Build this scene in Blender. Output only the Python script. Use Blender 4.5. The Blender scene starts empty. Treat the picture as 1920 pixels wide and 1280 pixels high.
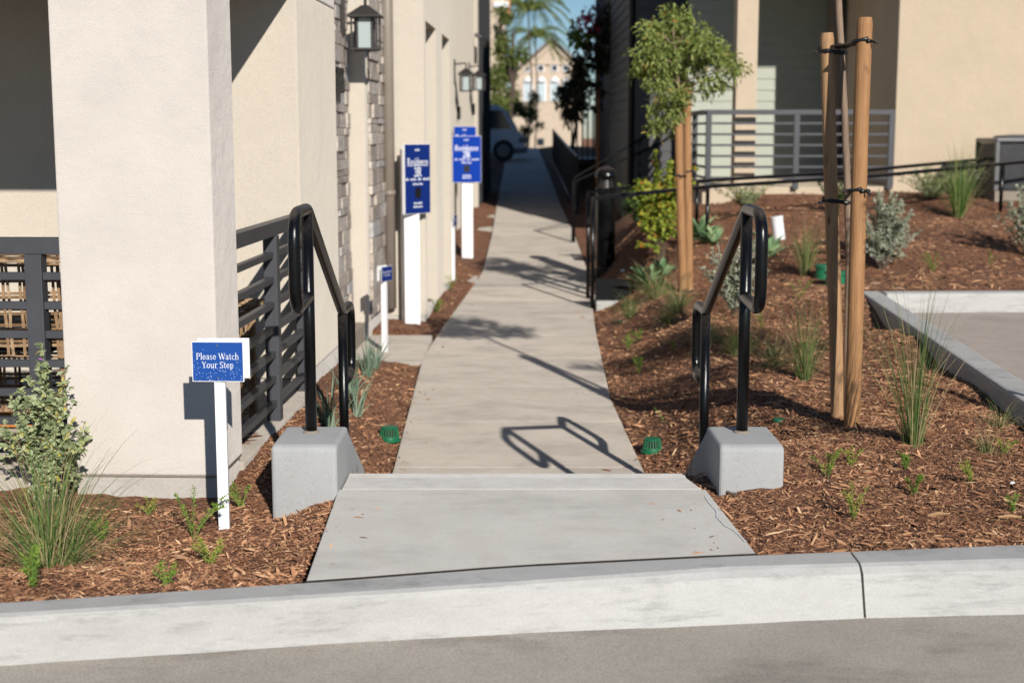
import bpy, math, random
import numpy as np
from mathutils import Matrix, Vector
R=math.radians
rnd=random.Random(7); nr=np.random.RandomState(5)
sc=bpy.context.scene
col=sc.collection
F=2667.0; TH=R(8.34); H=1.35; CT,ST=math.cos(TH),math.sin(TH)
BETA=R(2.14)                                   # the buildings run 2 degrees off the path
SUN_AZ=R(17.0); SUN_EL=R(25)

# ------------------------------------------------------------------ measuring helpers
def ray(px,py):
    a=(px-960)/F; b=(640-py)/F
    return (a, CT+b*ST, -ST+b*CT)
def PZ(px,py,z):
    d=ray(px,py); t=(z-H)/d[2]; return Vector((d[0]*t,d[1]*t,z))
def PY(px,py,y):
    d=ray(px,py); t=y/d[1]; return Vector((d[0]*t,y,H+d[2]*t))
BM=Matrix.Rotation(-BETA,4,'Z')                # building frame -> world

# ------------------------------------------------------------------ mesh builder
def rootmat(o):
    if o is None: return Matrix.Identity(4)
    m=Matrix.Translation(o.location)@Matrix.Rotation(o.rotation_euler.z,4,'Z')
    return (rootmat(o.parent)@m) if o.parent else m
class MB:
    def __init__(s,xf=None): s.v=[]; s.f=[]; s.xf=xf
    def add(s,vs,fs):
        n=len(s.v); s.v.extend([tuple(v) for v in vs]); s.f.extend([tuple(i+n for i in f) for f in fs]); return s
    def box(s,x0,x1,y0,y1,z0,z1):
        return s.add([(x0,y0,z0),(x1,y0,z0),(x1,y1,z0),(x0,y1,z0),(x0,y0,z1),(x1,y0,z1),(x1,y1,z1),(x0,y1,z1)],
          [(0,3,2,1),(4,5,6,7),(0,1,5,4),(1,2,6,5),(2,3,7,6),(3,0,4,7)])
    def rbox(s,c,d,rz=0,rx=0,ry=0):
        m=Matrix.Translation(c)@Matrix.Rotation(rz,4,'Z')@Matrix.Rotation(ry,4,'Y')@Matrix.Rotation(rx,4,'X')
        h=[k/2 for k in d]
        P=[m@Vector((a*h[0],b*h[1],e*h[2])) for e in(-1,1) for a,b in((-1,-1),(1,-1),(1,1),(-1,1))]
        return s.add(P,[(0,3,2,1),(4,5,6,7),(0,1,5,4),(1,2,6,5),(2,3,7,6),(3,0,4,7)])
    def tube(s,pts,r,n=10,cap=True):
        pts=[Vector(p) for p in pts]; rr=r if isinstance(r,(list,tuple)) else [r]*len(pts)
        rings=[]; up=None
        for i,p in enumerate(pts):
            t=(pts[min(i+1,len(pts)-1)]-pts[max(i-1,0)]).normalized()
            if up is None:
                up=Vector((0,0,1)) if abs(t.z)<.9 else Vector((1,0,0))
            a=t.cross(up)
            if a.length<1e-4: a=t.cross(Vector((1,0,0)))
            a.normalize(); b=a.cross(t).normalized(); up=b
            rings.append([p+(a*math.cos(k*2*math.pi/n)+b*math.sin(k*2*math.pi/n))*rr[i] for k in range(n)])
        base=[v for q in rings for v in q]; fs=[]
        for i in range(len(pts)-1):
            for k in range(n):
                k2=(k+1)%n; fs.append((i*n+k,i*n+k2,(i+1)*n+k2,(i+1)*n+k))
        if cap: fs.append(tuple(range(n))[::-1]); fs.append(tuple((len(pts)-1)*n+k for k in range(n)))
        return s.add(base,fs)
    def lathe(s,c,prof,n=24):
        pts=[(c[0]+r*math.cos(k*2*math.pi/n),c[1]+r*math.sin(k*2*math.pi/n),c[2]+z) for r,z in prof for k in range(n)]
        fs=[(i*n+k,i*n+(k+1)%n,(i+1)*n+(k+1)%n,(i+1)*n+k) for i in range(len(prof)-1) for k in range(n)]
        fs.append(tuple(range(n))[::-1]); fs.append(tuple((len(prof)-1)*n+k for k in range(n)))
        return s.add(pts,fs)
    def prism(s,poly,z0,z1):
        n=len(poly)
        g=lambda z,p:z(p) if callable(z) else z
        vs=[(p[0],p[1],g(z0,p)) for p in poly]+[(p[0],p[1],g(z1,p)) for p in poly]
        return s.add(vs,[tuple(range(n))[::-1],tuple(range(n,2*n))]+[(i,(i+1)%n,(i+1)%n+n,i+n) for i in range(n)])
    def build(s,name,mat,parent=None,bev=0,smooth=False,seg=2,loc=None):
        v=[Vector(p) for p in s.v]
        if s.xf is not None: v=[s.xf@p for p in v]
        if parent is None:
            if loc is None:
                a=np.array([tuple(p) for p in v]); loc=((a[:,0].min()+a[:,0].max())/2,(a[:,1].min()+a[:,1].max())/2,a[:,2].min())
            L=Vector(loc); v=[p-L for p in v]
        else:
            im=rootmat(parent).inverted(); v=[im@p for p in v]; L=Vector((0,0,0))
        me=bpy.data.meshes.new(name); me.from_pydata([tuple(p) for p in v],[],s.f); me.update()
        o=bpy.data.objects.new(name,me); o.location=L; col.objects.link(o)
        if parent is not None: o.parent=parent
        if mat is not None: me.materials.append(mat)
        if smooth: me.polygons.foreach_set('use_smooth',[True]*len(me.polygons))
        if bev:
            b=o.modifiers.new('bevel','BEVEL'); b.width=bev; b.segments=seg; b.limit_method='ANGLE'; b.angle_limit=R(35)
        return o
def fastmesh(name,verts,faces,mat,parent=None,loc=(0,0,0)):
    """verts (n,3) array world, faces (m,k) array"""
    v=np.asarray(verts,float)
    if parent is not None:
        im=np.array(rootmat(parent).inverted()); v=v@im[:3,:3].T+im[:3,3]
    else: v=v-np.array(loc)
    me=bpy.data.meshes.new(name); k=faces.shape[1]
    me.vertices.add(len(v)); me.vertices.foreach_set('co',v.ravel())
    me.loops.add(faces.size); me.loops.foreach_set('vertex_index',faces.ravel().astype(np.int32))
    me.polygons.add(len(faces)); me.polygons.foreach_set('loop_start',np.arange(0,faces.size,k,dtype=np.int32))
    me.update(calc_edges=True); me.validate()
    me.materials.append(mat)
    o=bpy.data.objects.new(name,me); col.objects.link(o); o.location=(0,0,0) if parent is not None else loc
    if parent is not None: o.parent=parent
    return o
def tag(o,label=None,cat=None,group=None,kind=None):
    if label: o['label']=label
    if cat: o['category']=cat
    if group: o['group']=group
    if kind: o['kind']=kind
    return o
def thing(name,loc,label,cat,group=None,rz=0):
    o=bpy.data.objects.new(name,None); o.location=loc; o.rotation_euler=(0,0,rz); o.empty_display_size=.1
    col.objects.link(o); return tag(o,label,cat,group)
def dup(o,loc,rz=None,label=None,parent=None,scale=None):
    c=o.copy(); col.objects.link(c)
    if parent is None:
        c.location=loc
        if rz is not None: c.rotation_euler=(0,0,rz)
        if scale: c.scale=(scale,)*3
        if label: c['label']=label
    else: c.parent=parent
    for ch in list(o.children): dup(ch,None,parent=c)
    return c

# ------------------------------------------------------------------ materials
def newmat(name):
    m=bpy.data.materials.new(name); m.use_nodes=True; nt=m.node_tree; nt.nodes.clear()
    out=nt.nodes.new('ShaderNodeOutputMaterial'); b=nt.nodes.new('ShaderNodeBsdfPrincipled')
    nt.links.new(b.outputs[0],out.inputs[0]); return m,nt,b,out
def N(nt,t,**k):
    n=nt.nodes.new(t)
    for a,v in k.items(): setattr(n,a,v)
    return n
def coords(nt,scale=(1,1,1),kind='Object'):
    t=N(nt,'ShaderNodeTexCoord'); mp=N(nt,'ShaderNodeMapping'); mp.inputs['Scale'].default_value=scale
    nt.links.new(t.outputs[kind],mp.inputs[0]); return mp.outputs[0]
def noise(nt,co,scale,detail=4,rough=.6):
    n=N(nt,'ShaderNodeTexNoise'); n.inputs['Scale'].default_value=scale; n.inputs['Detail'].default_value=detail; n.inputs['Roughness'].default_value=rough
    nt.links.new(co,n.inputs['Vector']); return n.outputs['Fac']
def ramp(nt,fac,stops,interp='LINEAR'):
    r=N(nt,'ShaderNodeValToRGB'); r.color_ramp.interpolation=interp; e=r.color_ramp.elements
    while len(e)<len(stops): e.new(.5)
    for k,(p,c) in enumerate(stops):
        e[k].position=p; e[k].color=(c[0],c[1],c[2],1) if isinstance(c,(tuple,list)) else (c,c,c,1)
    nt.links.new(fac,r.inputs[0]); return r.outputs[0]
def mixc(nt,fac,a,b,mode='MIX'):
    m=N(nt,'ShaderNodeMix',data_type='RGBA',blend_type=mode)
    for s,v in((0,fac),(6,a),(7,b)):
        if hasattr(v,'is_linked') or hasattr(v,'links'): nt.links.new(v,m.inputs[s])
        else: m.inputs[s].default_value=v if s==0 else (v[0],v[1],v[2],1)
    return m.outputs[2]
def bump(nt,b,h,strength,dist=.01,prev=None):
    n=N(nt,'ShaderNodeBump'); n.inputs['Strength'].default_value=strength; n.inputs['Distance'].default_value=dist
    nt.links.new(h,n.inputs['Height'])
    if prev is not None: nt.links.new(prev,n.inputs['Normal'])
    nt.links.new(n.outputs[0],b.inputs['Normal']); return n.outputs[0]
def sc_(c,k): return tuple(min(1,x*k) for x in c)
def plain(name,c,rough=.5,metal=0,var=.12,nscale=8,bmp=0,bsc=60,spec=.4,coat=0):
    m,nt,b,o=newmat(name); co=coords(nt)
    c1=ramp(nt,noise(nt,co,nscale),[(.3,sc_(c,1-var)),(.7,sc_(c,1+var))]); nt.links.new(c1,b.inputs['Base Color'])
    b.inputs['Roughness'].default_value=rough; b.inputs['Metallic'].default_value=metal; b.inputs['Specular IOR Level'].default_value=spec
    if coat: b.inputs['Coat Weight'].default_value=coat; b.inputs['Coat Roughness'].default_value=.08
    if bmp: bump(nt,b,noise(nt,co,bsc,3),bmp,.004)
    return m
def concrete(name,c,dirt=.25,stretch=(1,1,1),grain=.06,spots=False,bmp=.25,brush=False,stain=(.62,.58,.52)):
    m,nt,b,o=newmat(name); co=coords(nt,stretch); cg=coords(nt)
    big=ramp(nt,noise(nt,co,1.7,6,.62),[(.3,sc_(c,1-dirt)),(.52,c),(.75,sc_(c,1+dirt*.35))])
    fine=ramp(nt,noise(nt,cg,160,3,.7),[(.3,1-grain*2),(.7,1+grain*0.5)])
    cc=mixc(nt,1.0,big,fine,'MULTIPLY')
    mid=ramp(nt,noise(nt,co,9,5,.7),[(.42,0),(.75,1)])
    mm=N(nt,'ShaderNodeMath',operation='MULTIPLY'); nt.links.new(mid,mm.inputs[0]); mm.inputs[1].default_value=.45
    cc=mixc(nt,mm.outputs[0],cc,mixc(nt,1.0,cc,stain,'MULTIPLY'))
    if name in('path_concrete',):
        gi=N(nt,'ShaderNodeNewGeometry'); cc=mixc(nt,1.0,cc,ramp(nt,gi.outputs['Random Per Island'],[(0,(.90,.90,.91)),(1,(1.06,1.04,1.02))]),'MULTIPLY')
    if name in('path_concrete','slab_concrete'):
        st=ramp(nt,noise(nt,coords(nt,(.8,1.5,1)),2.3,7,.7),[(.50,1),(.62,.90),(.70,.80)]); cc=mixc(nt,1.0,cc,st,'MULTIPLY')
    if name=='street_concrete':
        st=ramp(nt,noise(nt,coords(nt,(.7,1.6,1)),1.9,6,.65),[(.52,1),(.66,.72)]); cc=mixc(nt,1.0,cc,st,'MULTIPLY')
    if name=='block_concrete':
        vv=N(nt,'ShaderNodeTexVoronoi'); vv.inputs['Scale'].default_value=55; nt.links.new(cg,vv.inputs['Vector'])
        cc=mixc(nt,1.0,cc,ramp(nt,vv.outputs['Distance'],[(.07,.45),(.13,1)]),'MULTIPLY')
        sx=N(nt,'ShaderNodeSeparateXYZ'); nt.links.new(cg,sx.inputs[0]); ad=N(nt,'ShaderNodeMath',operation='ADD'); nt.links.new(sx.outputs['Z'],ad.inputs[0]); nt.links.new(noise(nt,cg,12,3),ad.inputs[1])
        cc=mixc(nt,1.0,cc,ramp(nt,ad.outputs[0],[(.98,(.72,.60,.48)),(1.06,(1,1,1))]),'MULTIPLY')
    if spots:   # rust-grey scuffs on the kerb face
        st=ramp(nt,noise(nt,coords(nt,(.9,1.4,6)),4.2,8,.75),[(.525,0),(.68,1)])
        s2=N(nt,'ShaderNodeMath',operation='MULTIPLY'); nt.links.new(st,s2.inputs[0]); s2.inputs[1].default_value=.62
        cc=mixc(nt,s2.outputs[0],cc,sc_(c,.45))
    b.inputs['Diffuse Roughness'].default_value={'kerb_concrete':.05,'block_concrete':.15}.get(name,.45)
    nt.links.new(cc,b.inputs['Base Color']); b.inputs['Roughness'].default_value=.88; b.inputs['Specular IOR Level'].default_value=.3
    n1=bump(nt,b,noise(nt,cg,220,3,.7),bmp,.002)
    if brush: n1=bump(nt,b,noise(nt,coords(nt,(2,160,2)),2.0,3,.6),.18,.002,n1)
    bump(nt,b,noise(nt,cg,14,4),.12,.01,n1)
    return m
def stucco(name,c,dirt=.08,bs=165,bst=.8):
    m,nt,b,o=newmat(name); co=coords(nt)
    cc=ramp(nt,noise(nt,co,2.5,5),[(.3,sc_(c,1-dirt)),(.7,sc_(c,1+dirt*.5))])
    cc=mixc(nt,1.0,cc,ramp(nt,noise(nt,co,bs*1.2,2,.6),[(.32,.89),(.55,1.0)]),'MULTIPLY')
    nt.links.new(cc,b.inputs['Base Color']); b.inputs['Diffuse Roughness'].default_value=.6; b.inputs['Roughness'].default_value=.92; b.inputs['Specular IOR Level'].default_value=.2
    n1=bump(nt,b,noise(nt,co,bs,3,.65),bst,.004); bump(nt,b,noise(nt,co,7,4),.35,.03,n1); return m
def island(name,stops,rough=.6,trans=0,spec=.3,nz=0):
    m,nt,b,o=newmat(name); g=N(nt,'ShaderNodeNewGeometry')
    c=ramp(nt,g.outputs['Random Per Island'],stops)
    if nz: c=mixc(nt,1.0,c,ramp(nt,noise(nt,coords(nt),nz,4),[(.3,.6),(.7,1.15)]),'MULTIPLY')
    nt.links.new(c,b.inputs['Base Color']); b.inputs['Roughness'].default_value=rough; b.inputs['Specular IOR Level'].default_value=spec; b.inputs['Diffuse Roughness'].default_value=1
    if trans:
        t=N(nt,'ShaderNodeBsdfTranslucent'); x=N(nt,'ShaderNodeMixShader'); x.inputs[0].default_value=trans
        c2=mixc(nt,1.0,c,(1.5,1.5,.7),'MULTIPLY')
        nt.links.new(c2,t.inputs[0]); nt.links.new(b.outputs[0],x.inputs[1]); nt.links.new(t.outputs[0],x.inputs[2]); nt.links.new(x.outputs[0],o.inputs[0])
    return m
def wood(name,c,c2,sc=14):
    m,nt,b,o=newmat(name); co=coords(nt,(5,5,.35))
    cc=ramp(nt,noise(nt,co,sc,5,.6),[(.3,c2),(.65,c)])
    cc=mixc(nt,1.0,cc,ramp(nt,noise(nt,coords(nt,(1,1,.6)),11,2),[(.28,.45),(.4,1)]),'MULTIPLY')
    vk=N(nt,'ShaderNodeTexVoronoi'); vk.inputs['Scale'].default_value=9; nt.links.new(coords(nt,(1.3,1.3,.55)),vk.inputs['Vector'])
    cc=mixc(nt,1.0,cc,ramp(nt,vk.outputs['Distance'],[(.06,.40),(.13,1.0)]),'MULTIPLY')
    nt.links.new(cc,b.inputs['Base Color']); b.inputs['Roughness'].default_value=.75; bump(nt,b,noise(nt,co,sc*2,3),.3,.003); return m

M={}
M['street']=concrete('street_concrete',(.345,.315,.272),.16,grain=.14,bmp=.5,stain=(.85,.82,.8))
nt=M['street'].node_tree; b=[n for n in nt.nodes if n.type=='BSDF_PRINCIPLED'][0]; lk=b.inputs['Base Color'].links[0].from_socket
v=N(nt,'ShaderNodeTexVoronoi'); v.inputs['Scale'].default_value=220; nt.links.new(coords(nt),v.inputs['Vector'])
gr=ramp(nt,v.outputs['Color'],[(.0,.72),(.5,1.0),(.97,1.12),(1,1.7)]); nt.links.new(mixc(nt,1.0,lk,gr,'MULTIPLY'),b.inputs['Base Color'])
M['kerb']=concrete('kerb_concrete',(.485,.478,.455),.12,(1,1,3),spots=True,bmp=.4,stain=(.80,.79,.77))
M['slab']=concrete('slab_concrete',(.485,.468,.432),.09,(1,.6,1),brush=True,stain=(.86,.83,.80))
M['path']=concrete('path_concrete',(.485,.44,.385),.24,(1,1.6,1),stain=(.80,.72,.62))
M['block']=concrete('block_concrete',(.40,.405,.40),.10,(1,1,1),stain=(.84,.83,.81),bmp=.4)
M['plaza']=concrete('parking_concrete',(.33,.29,.255),.15)
M['gap']=plain('joint_dirt',(.04,.03,.02),.95,nscale=60)
M['nosing']=concrete('nosing_concrete',(.52,.505,.48),.08)
M['stucco']=stucco('stucco_pale',(.625,.578,.53))
M['stucco2']=stucco('stucco_cream',(.60,.545,.465),.04,90,.4)
M['foundation']=stucco('foundation_plaster',(.50,.47,.43),.15,60,.6)
M['stucco_tan']=stucco('stucco_tan',(.60,.50,.375),.05,80,.3)
M['charcoalwall']=stucco('charcoal_stucco',(.045,.045,.05),.05,80,.3)  # dark charcoal paint of the far walls
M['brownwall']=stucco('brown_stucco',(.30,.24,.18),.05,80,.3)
M['siding']=plain('grey_green_siding',(.36,.38,.32),.6,var=.04)
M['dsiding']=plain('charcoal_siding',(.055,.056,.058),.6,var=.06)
M['metal']=plain('charcoal_metal',(.060,.062,.070),.42,0,.10,5,.05,90)
M['black']=plain('glossy_black_paint',(.004,.004,.0045),.22,0,.2,30,.12,500,.35)
M['blackflat']=plain('black_metal',(.008,.008,.009),.4,0,.2,10)
nt=M['black'].node_tree; b=[n for n in nt.nodes if n.type=='BSDF_PRINCIPLED'][0]; lk=b.inputs['Base Color'].links[0].from_socket
g=N(nt,'ShaderNodeNewGeometry'); sx=N(nt,'ShaderNodeSeparateXYZ'); nt.links.new(g.outputs['Normal'],sx.inputs[0])
dz=ramp(nt,sx.outputs['Z'],[(.55,0),(.95,.75)]); dn=ramp(nt,noise(nt,coords(nt,(1,1,1)),60,5,.7),[(.35,.25),(.65,1)]); dd=mixc(nt,1.0,dz,dn,'MULTIPLY')
nt.links.new(mixc(nt,dd,lk,(.13,.105,.085)),b.inputs['Base Color']); rr=ramp(nt,dd,[(0,.22),(.6,.6)]); nt.links.new(rr,b.inputs['Roughness'])
M['railflat']=plain('matt_black_rail',(.006,.006,.007),.7,0,.2,10,spec=.15)
M['white']=plain('white_paint',(.80,.80,.80),.45,var=.03,nscale=12)
M['whitepole']=plain('white_plastic',(.82,.82,.83),.4,var=.02)
M['green']=plain('green_plastic',(.010,.13,.055),.4,var=.2)
M['greenpale']=plain('green_lid_plastic',(.02,.14,.07),.5,var=.25,nscale=20)
M['stake']=wood('stake_wood',(.42,.25,.125),(.28,.155,.072))
M['stake2']=wood('stake_wood_orange',(.38,.20,.082),(.25,.12,.048))
M['trunk']=wood('young_bark',(.27,.19,.13),(.15,.10,.07),20)
M['bark']=wood('bark',(.10,.07,.05),(.05,.035,.03),10)
M['rubber']=plain('black_rubber',(.015,.015,.017),.35)
M['lampmetal']=plain('bronze_lamp_metal',(.045,.042,.040),.45,.3)
M['spout']=plain('taupe_downspout',(.24,.20,.17),.45,var=.05)
M['wicker']=island('wicker',[(0,(.12,.07,.035)),(.5,(.33,.205,.11)),(1,(.46,.34,.22))],.6,nz=40)
M['orange']=wood('orange_wood',(.50,.21,.05),(.36,.13,.03))
M['cushion']=plain('dark_cushion',(.02,.022,.026),.9)
M['red']=plain('red_plastic',(.60,.06,.03),.5)
M['letter']=plain('white_letter',(.85,.87,.9),.5,var=.02)
M['steelgrey']=plain('grey_unit_metal',(.13,.13,.135),.4,.4)
M['roofgrey']=plain('roof_tile',(.20,.17,.15),.8,var=.2)
M['farwall']=stucco('far_cream_wall',(.60,.50,.39),.05,5,.1)
M['carpaint']=plain('pale_van_paint',(.44,.50,.56),.3,0,.04,coat=.4)
M['tyre']=plain('tyre_rubber',(.02,.02,.02),.8)
M['rim']=plain('wheel_rim',(.16,.16,.17),.35,.7)
M['purple']=plain('purple_petal',(.35,.12,.40),.7)
M['magenta']=island('magenta_petal',[(0,(.45,.02,.12)),(1,(.7,.06,.2))],.7,.3)
# frosted glass
m,nt,b,o=newmat('frosted_glass'); b.inputs['Base Color'].default_value=(.50,.58,.58,1); b.inputs['Roughness'].default_value=.25; b.inputs['Transmission Weight'].default_value=.25; M['frost']=m
m,nt,b,o=newmat('window_glass'); b.inputs['Base Color'].default_value=(.03,.04,.05,1); b.inputs['Roughness'].default_value=.08; M['glass']=m
m,nt,b,o=newmat('pale_window'); b.inputs['Base Color'].default_value=(.50,.58,.60,1); b.inputs['Roughness'].default_value=.15; M['paleglass']=m
# sign face with white paint spatter
m,nt,b,o=newmat('blue_sign_face_spattered'); co=coords(nt)
v=N(nt,'ShaderNodeTexVoronoi'); v.inputs['Scale'].default_value=150; nt.links.new(co,v.inputs['Vector'])
a=ramp(nt,v.outputs['Distance'],[(.16,1),(.24,0)])
sx=N(nt,'ShaderNodeSeparateXYZ'); nt.links.new(co,sx.inputs[0])
mr=N(nt,'ShaderNodeMapRange'); nt.links.new(sx.outputs['Z'],mr.inputs[0]); mr.inputs[1].default_value=.0; mr.inputs[2].default_value=.147; mr.inputs[3].default_value=.42; mr.inputs[4].default_value=.70
nn=noise(nt,co,70,2); gt=N(nt,'ShaderNodeMath',operation='GREATER_THAN'); nt.links.new(nn,gt.inputs[0]); nt.links.new(mr.outputs[0],gt.inputs[1])
mu=N(nt,'ShaderNodeMath',operation='MULTIPLY'); nt.links.new(a,mu.inputs[0]); nt.links.new(gt.outputs[0],mu.inputs[1])
nt.links.new(mixc(nt,mu.outputs[0],(.003,.062,.30),(.6,.7,.85)),b.inputs['Base Color']); b.inputs['Roughness'].default_value=.45; M['bluespat']=m
M['blue']=plain('blue_sign_face',(.0,.038,.32),.7,var=.03,spec=.15)
M['navy']=plain('navy_sign_face',(.004,.022,.16),.7,var=.03,spec=.15)
# mulch ground
m,nt,b,o=newmat('mulch_soil'); co=coords(nt)
v=N(nt,'ShaderNodeTexVoronoi'); v.inputs['Scale'].default_value=60; nt.links.new(coords(nt,(1,1.7,1)),v.inputs['Vector'])
c=ramp(nt,v.outputs['Color'],[(.0,(.04,.018,.011)),(.35,(.13,.053,.026)),(.7,(.26,.115,.056)),(1,(.38,.19,.095))])
c=mixc(nt,1.0,c,ramp(nt,noise(nt,co,3,4),[(.3,.65),(.7,1.15)]),'MULTIPLY'); c=mixc(nt,1.0,c,ramp(nt,noise(nt,co,120,3),[(.3,.5),(.6,1.1)]),'MULTIPLY')
nt.links.new(c,b.inputs['Base Color']); b.inputs['Roughness'].default_value=.95; b.inputs['Diffuse Roughness'].default_value=1
n1=bump(nt,b,v.outputs['Distance'],.9,.012); bump(nt,b,noise(nt,co,45,4,.7),.8,.02,n1); M['mulch']=m
M['chips']=island('mulch_chips',[(0,(.06,.030,.019)),(.2,(.17,.072,.037)),(.55,(.35,.175,.095)),(.84,(.48,.26,.14)),(.95,(.58,.34,.18)),(1,(.68,.48,.30))],.85,nz=2.3)
# foliage
M['lf_tree']=island('tree_leaf',[(0,(.08,.12,.03)),(.4,(.21,.27,.07)),(.95,(.42,.46,.17)),(1,(.42,.22,.05))],.5,.35)
M['lf_grey']=island('grey_sage_leaf',[(0,(.20,.23,.16)),(.6,(.38,.41,.31)),(1,(.52,.53,.44))],.8,.2)
M['lf_olive']=island('olive_leaf',[(0,(.14,.18,.09)),(.55,(.34,.40,.21)),(.88,(.48,.52,.33)),(1,(.55,.46,.08))],.6,.25)
M['lf_yel']=island('autumn_leaf',[(0,(.09,.15,.02)),(.4,(.24,.32,.04)),(.88,(.50,.50,.09)),(.95,(.55,.36,.06)),(1,(.60,.22,.05))],.5,.35)
M['lf_bright']=island('bright_sprig_leaf',[(0,(.07,.16,.02)),(.6,(.20,.32,.05)),(1,(.36,.40,.08))],.55,.3)
M['lf_sprig2']=island('yellowish_sprig_leaf',[(0,(.14,.18,.03)),(.6,(.34,.38,.06)),(1,(.50,.44,.14))],.55,.3)
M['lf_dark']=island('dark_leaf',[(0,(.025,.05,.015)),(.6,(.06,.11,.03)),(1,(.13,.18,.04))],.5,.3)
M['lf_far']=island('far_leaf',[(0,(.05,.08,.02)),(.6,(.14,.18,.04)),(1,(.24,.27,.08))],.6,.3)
M['lf_shade']=island('shade_leaf',[(0,(.012,.014,.008)),(.7,(.05,.06,.025)),(1,(.10,.07,.04))],.6)  # alley shade put into the leaf colour, near-black silhouettes
M['succ']=island('succulent_leaf',[(0,(.13,.24,.11)),(.6,(.25,.38,.20)),(1,(.40,.52,.27))],.45,.15)
M['blade']=island('grass_blade',[(0,(.05,.11,.03)),(.6,(.12,.19,.05)),(.85,(.22,.27,.09)),(.95,(.42,.33,.16)),(1,(.52,.40,.22))],.6,.25)
M['bladeg']=island('green_blade',[(0,(.06,.13,.03)),(.7,(.16,.26,.06)),(1,(.32,.36,.12))],.6,.25)
M['blueblade']=island('blue_grey_blade',[(0,(.08,.13,.09)),(.6,(.20,.28,.20)),(1,(.36,.42,.32))],.6,.2)
M['dry']=island('dry_stalk',[(0,(.30,.21,.11)),(1,(.52,.42,.26))],.7,.2)
M['twig']=plain('twig',(.13,.09,.06),.8)
# stone cladding
def stone():
    m,nt,b,o=newmat('stacked_stone'); g=N(nt,'ShaderNodeNewGeometry'); co=coords(nt)
    c=ramp(nt,g.outputs['Random Per Island'],[(0,(.34,.29,.25)),(.35,(.46,.39,.33)),(.7,(.56,.49,.42)),(1,(.46,.45,.44))])
    c=mixc(nt,1.0,c,ramp(nt,noise(nt,co,18,5),[(.3,.65),(.7,1.2)]),'MULTIPLY')
    nt.links.new(c,b.inputs['Base Color']); b.inputs['Roughness'].default_value=.9; bump(nt,b,noise(nt,co,25,4),.6,.02); return m
M['stone']=stone()

# ------------------------------------------------------------------ path and terrain
def zpath(y):
    y=np.asarray(y,float)
    return np.where(y<5.68,-.02,np.where(y<6.3,-.02-(y-5.68)/.62*.46,-.48+.030*np.maximum(0,y-19)))
def unproj_path(px,py):
    z=-.48
    for _ in range(30):
        p=PZ(px,py,z); z=.7*z+.3*float(zpath(max(6.4,p.y)))
        if z>.9: z=.9
    return p
Lp=[(735,885),(792,670),(830,612),(893,527),(906,505),(922,440),(932,380),(945,315)]
Rp=[(1212,890),(1145,745),(1128,670),(1117,620),(1108,550),(1101,505),(1078,440),(1052,385),(1027,318)]
LE=[(6.2,-.65)]+[(p.y,p.x) for p in (unproj_path(*q) for q in Lp)]
RE=[(6.2,.73)]+[(p.y,p.x) for p in (unproj_path(*q) for q in Rp)]
LE.append((70,LE[-1][1])); RE.append((70,RE[-1][1]))
def xl(y): return np.where(np.asarray(y)<6.2,-.66,np.interp(y,[a for a,_ in LE],[b for _,b in LE]))
def xr(y): return np.where(np.asarray(y)<6.2,.70,np.interp(y,[a for a,_ in RE],[b for _,b in RE]))
CP=[(-5,4.2,-.03),(-3,4.15,-.03),(-1.5,4.1,-.02),(-.8,4.1,-.01),(.9,4.15,-.01),(1.6,4.35,0),(2.5,4.5,0),(4,4.7,.0),(7,5,0),
 (-.85,4.7,-.07),(-.8,5.2,-.08),(-.95,5.35,-.15),(-1.03,5.1,-.12),(-1.5,5.5,-.14),(-2.4,5.45,-.16),(-4,5.4,-.16),(-2.0,4.8,-.07),(-6,5.4,-.16),
 (-1.2,6,-.12),(-1.25,7,-.10),(-1.2,8,-.09),(-1.15,9,-.12),(-1.2,10,-.3),(-1.5,11,-.46),(-1.5,13.4,-.46),(-1.2,14,-.46),(-1.2,17,-.47),(-1.2,20,-.45),(-1.2,25,-.3),(-1.3,30,-.15),
 (.9,4.8,-.03),(.9,5.3,-.03),(1.15,5.4,0),(1.2,6.0,-.02),(1.1,6.8,-.14),(1.7,6.8,-.06),(2.2,6.5,.02),(2.0,5.5,.0),(2.3,7.5,.03),(1.6,8.5,-.08),(1.3,9.5,-.2),
 (2.45,9,.06),(2.6,10.9,.09),(1.8,10.5,-.05),(1.4,12,-.24),(1.7,14,-.24),(2.1,12.5,0),(1.3,16,-.32),(2.2,16,.18),(3,11.4,.10),(4,12,.14),(3.3,14,.30),(3,17,.46),(5,11.6,.1),(8,11.6,.1),
 (3.5,19,.55),(5,18.5,.58),(7,18.5,.60),(9,18,.6),(5,15,.38),(8,15,.36),(1.7,19,.1),(2.35,19,.42),(2.3,17.3,.32),(1.8,24,-.1),(1.8,30,.0),(2.2,45,.4),(-2,45,.4),(3,60,.8),(-3,60,.8),(12,12,.1),(12,20,.6)]
cpA=np.array(CP)
def sm(t): t=np.clip(t,0,1); return t*t*(3-2*t)
lump=[(nr.uniform(0,6.28),nr.uniform(0,6.28),k) for k in (2.1,3.7,6.1,9.7,15,23)]
KA=Vector((2.37,6.5)); KB=Vector((2.72,10.95))
def kerbx(y): return KA.x+(y-KA.y)*(KB.x-KA.x)/(KB.y-KA.y)
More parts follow.
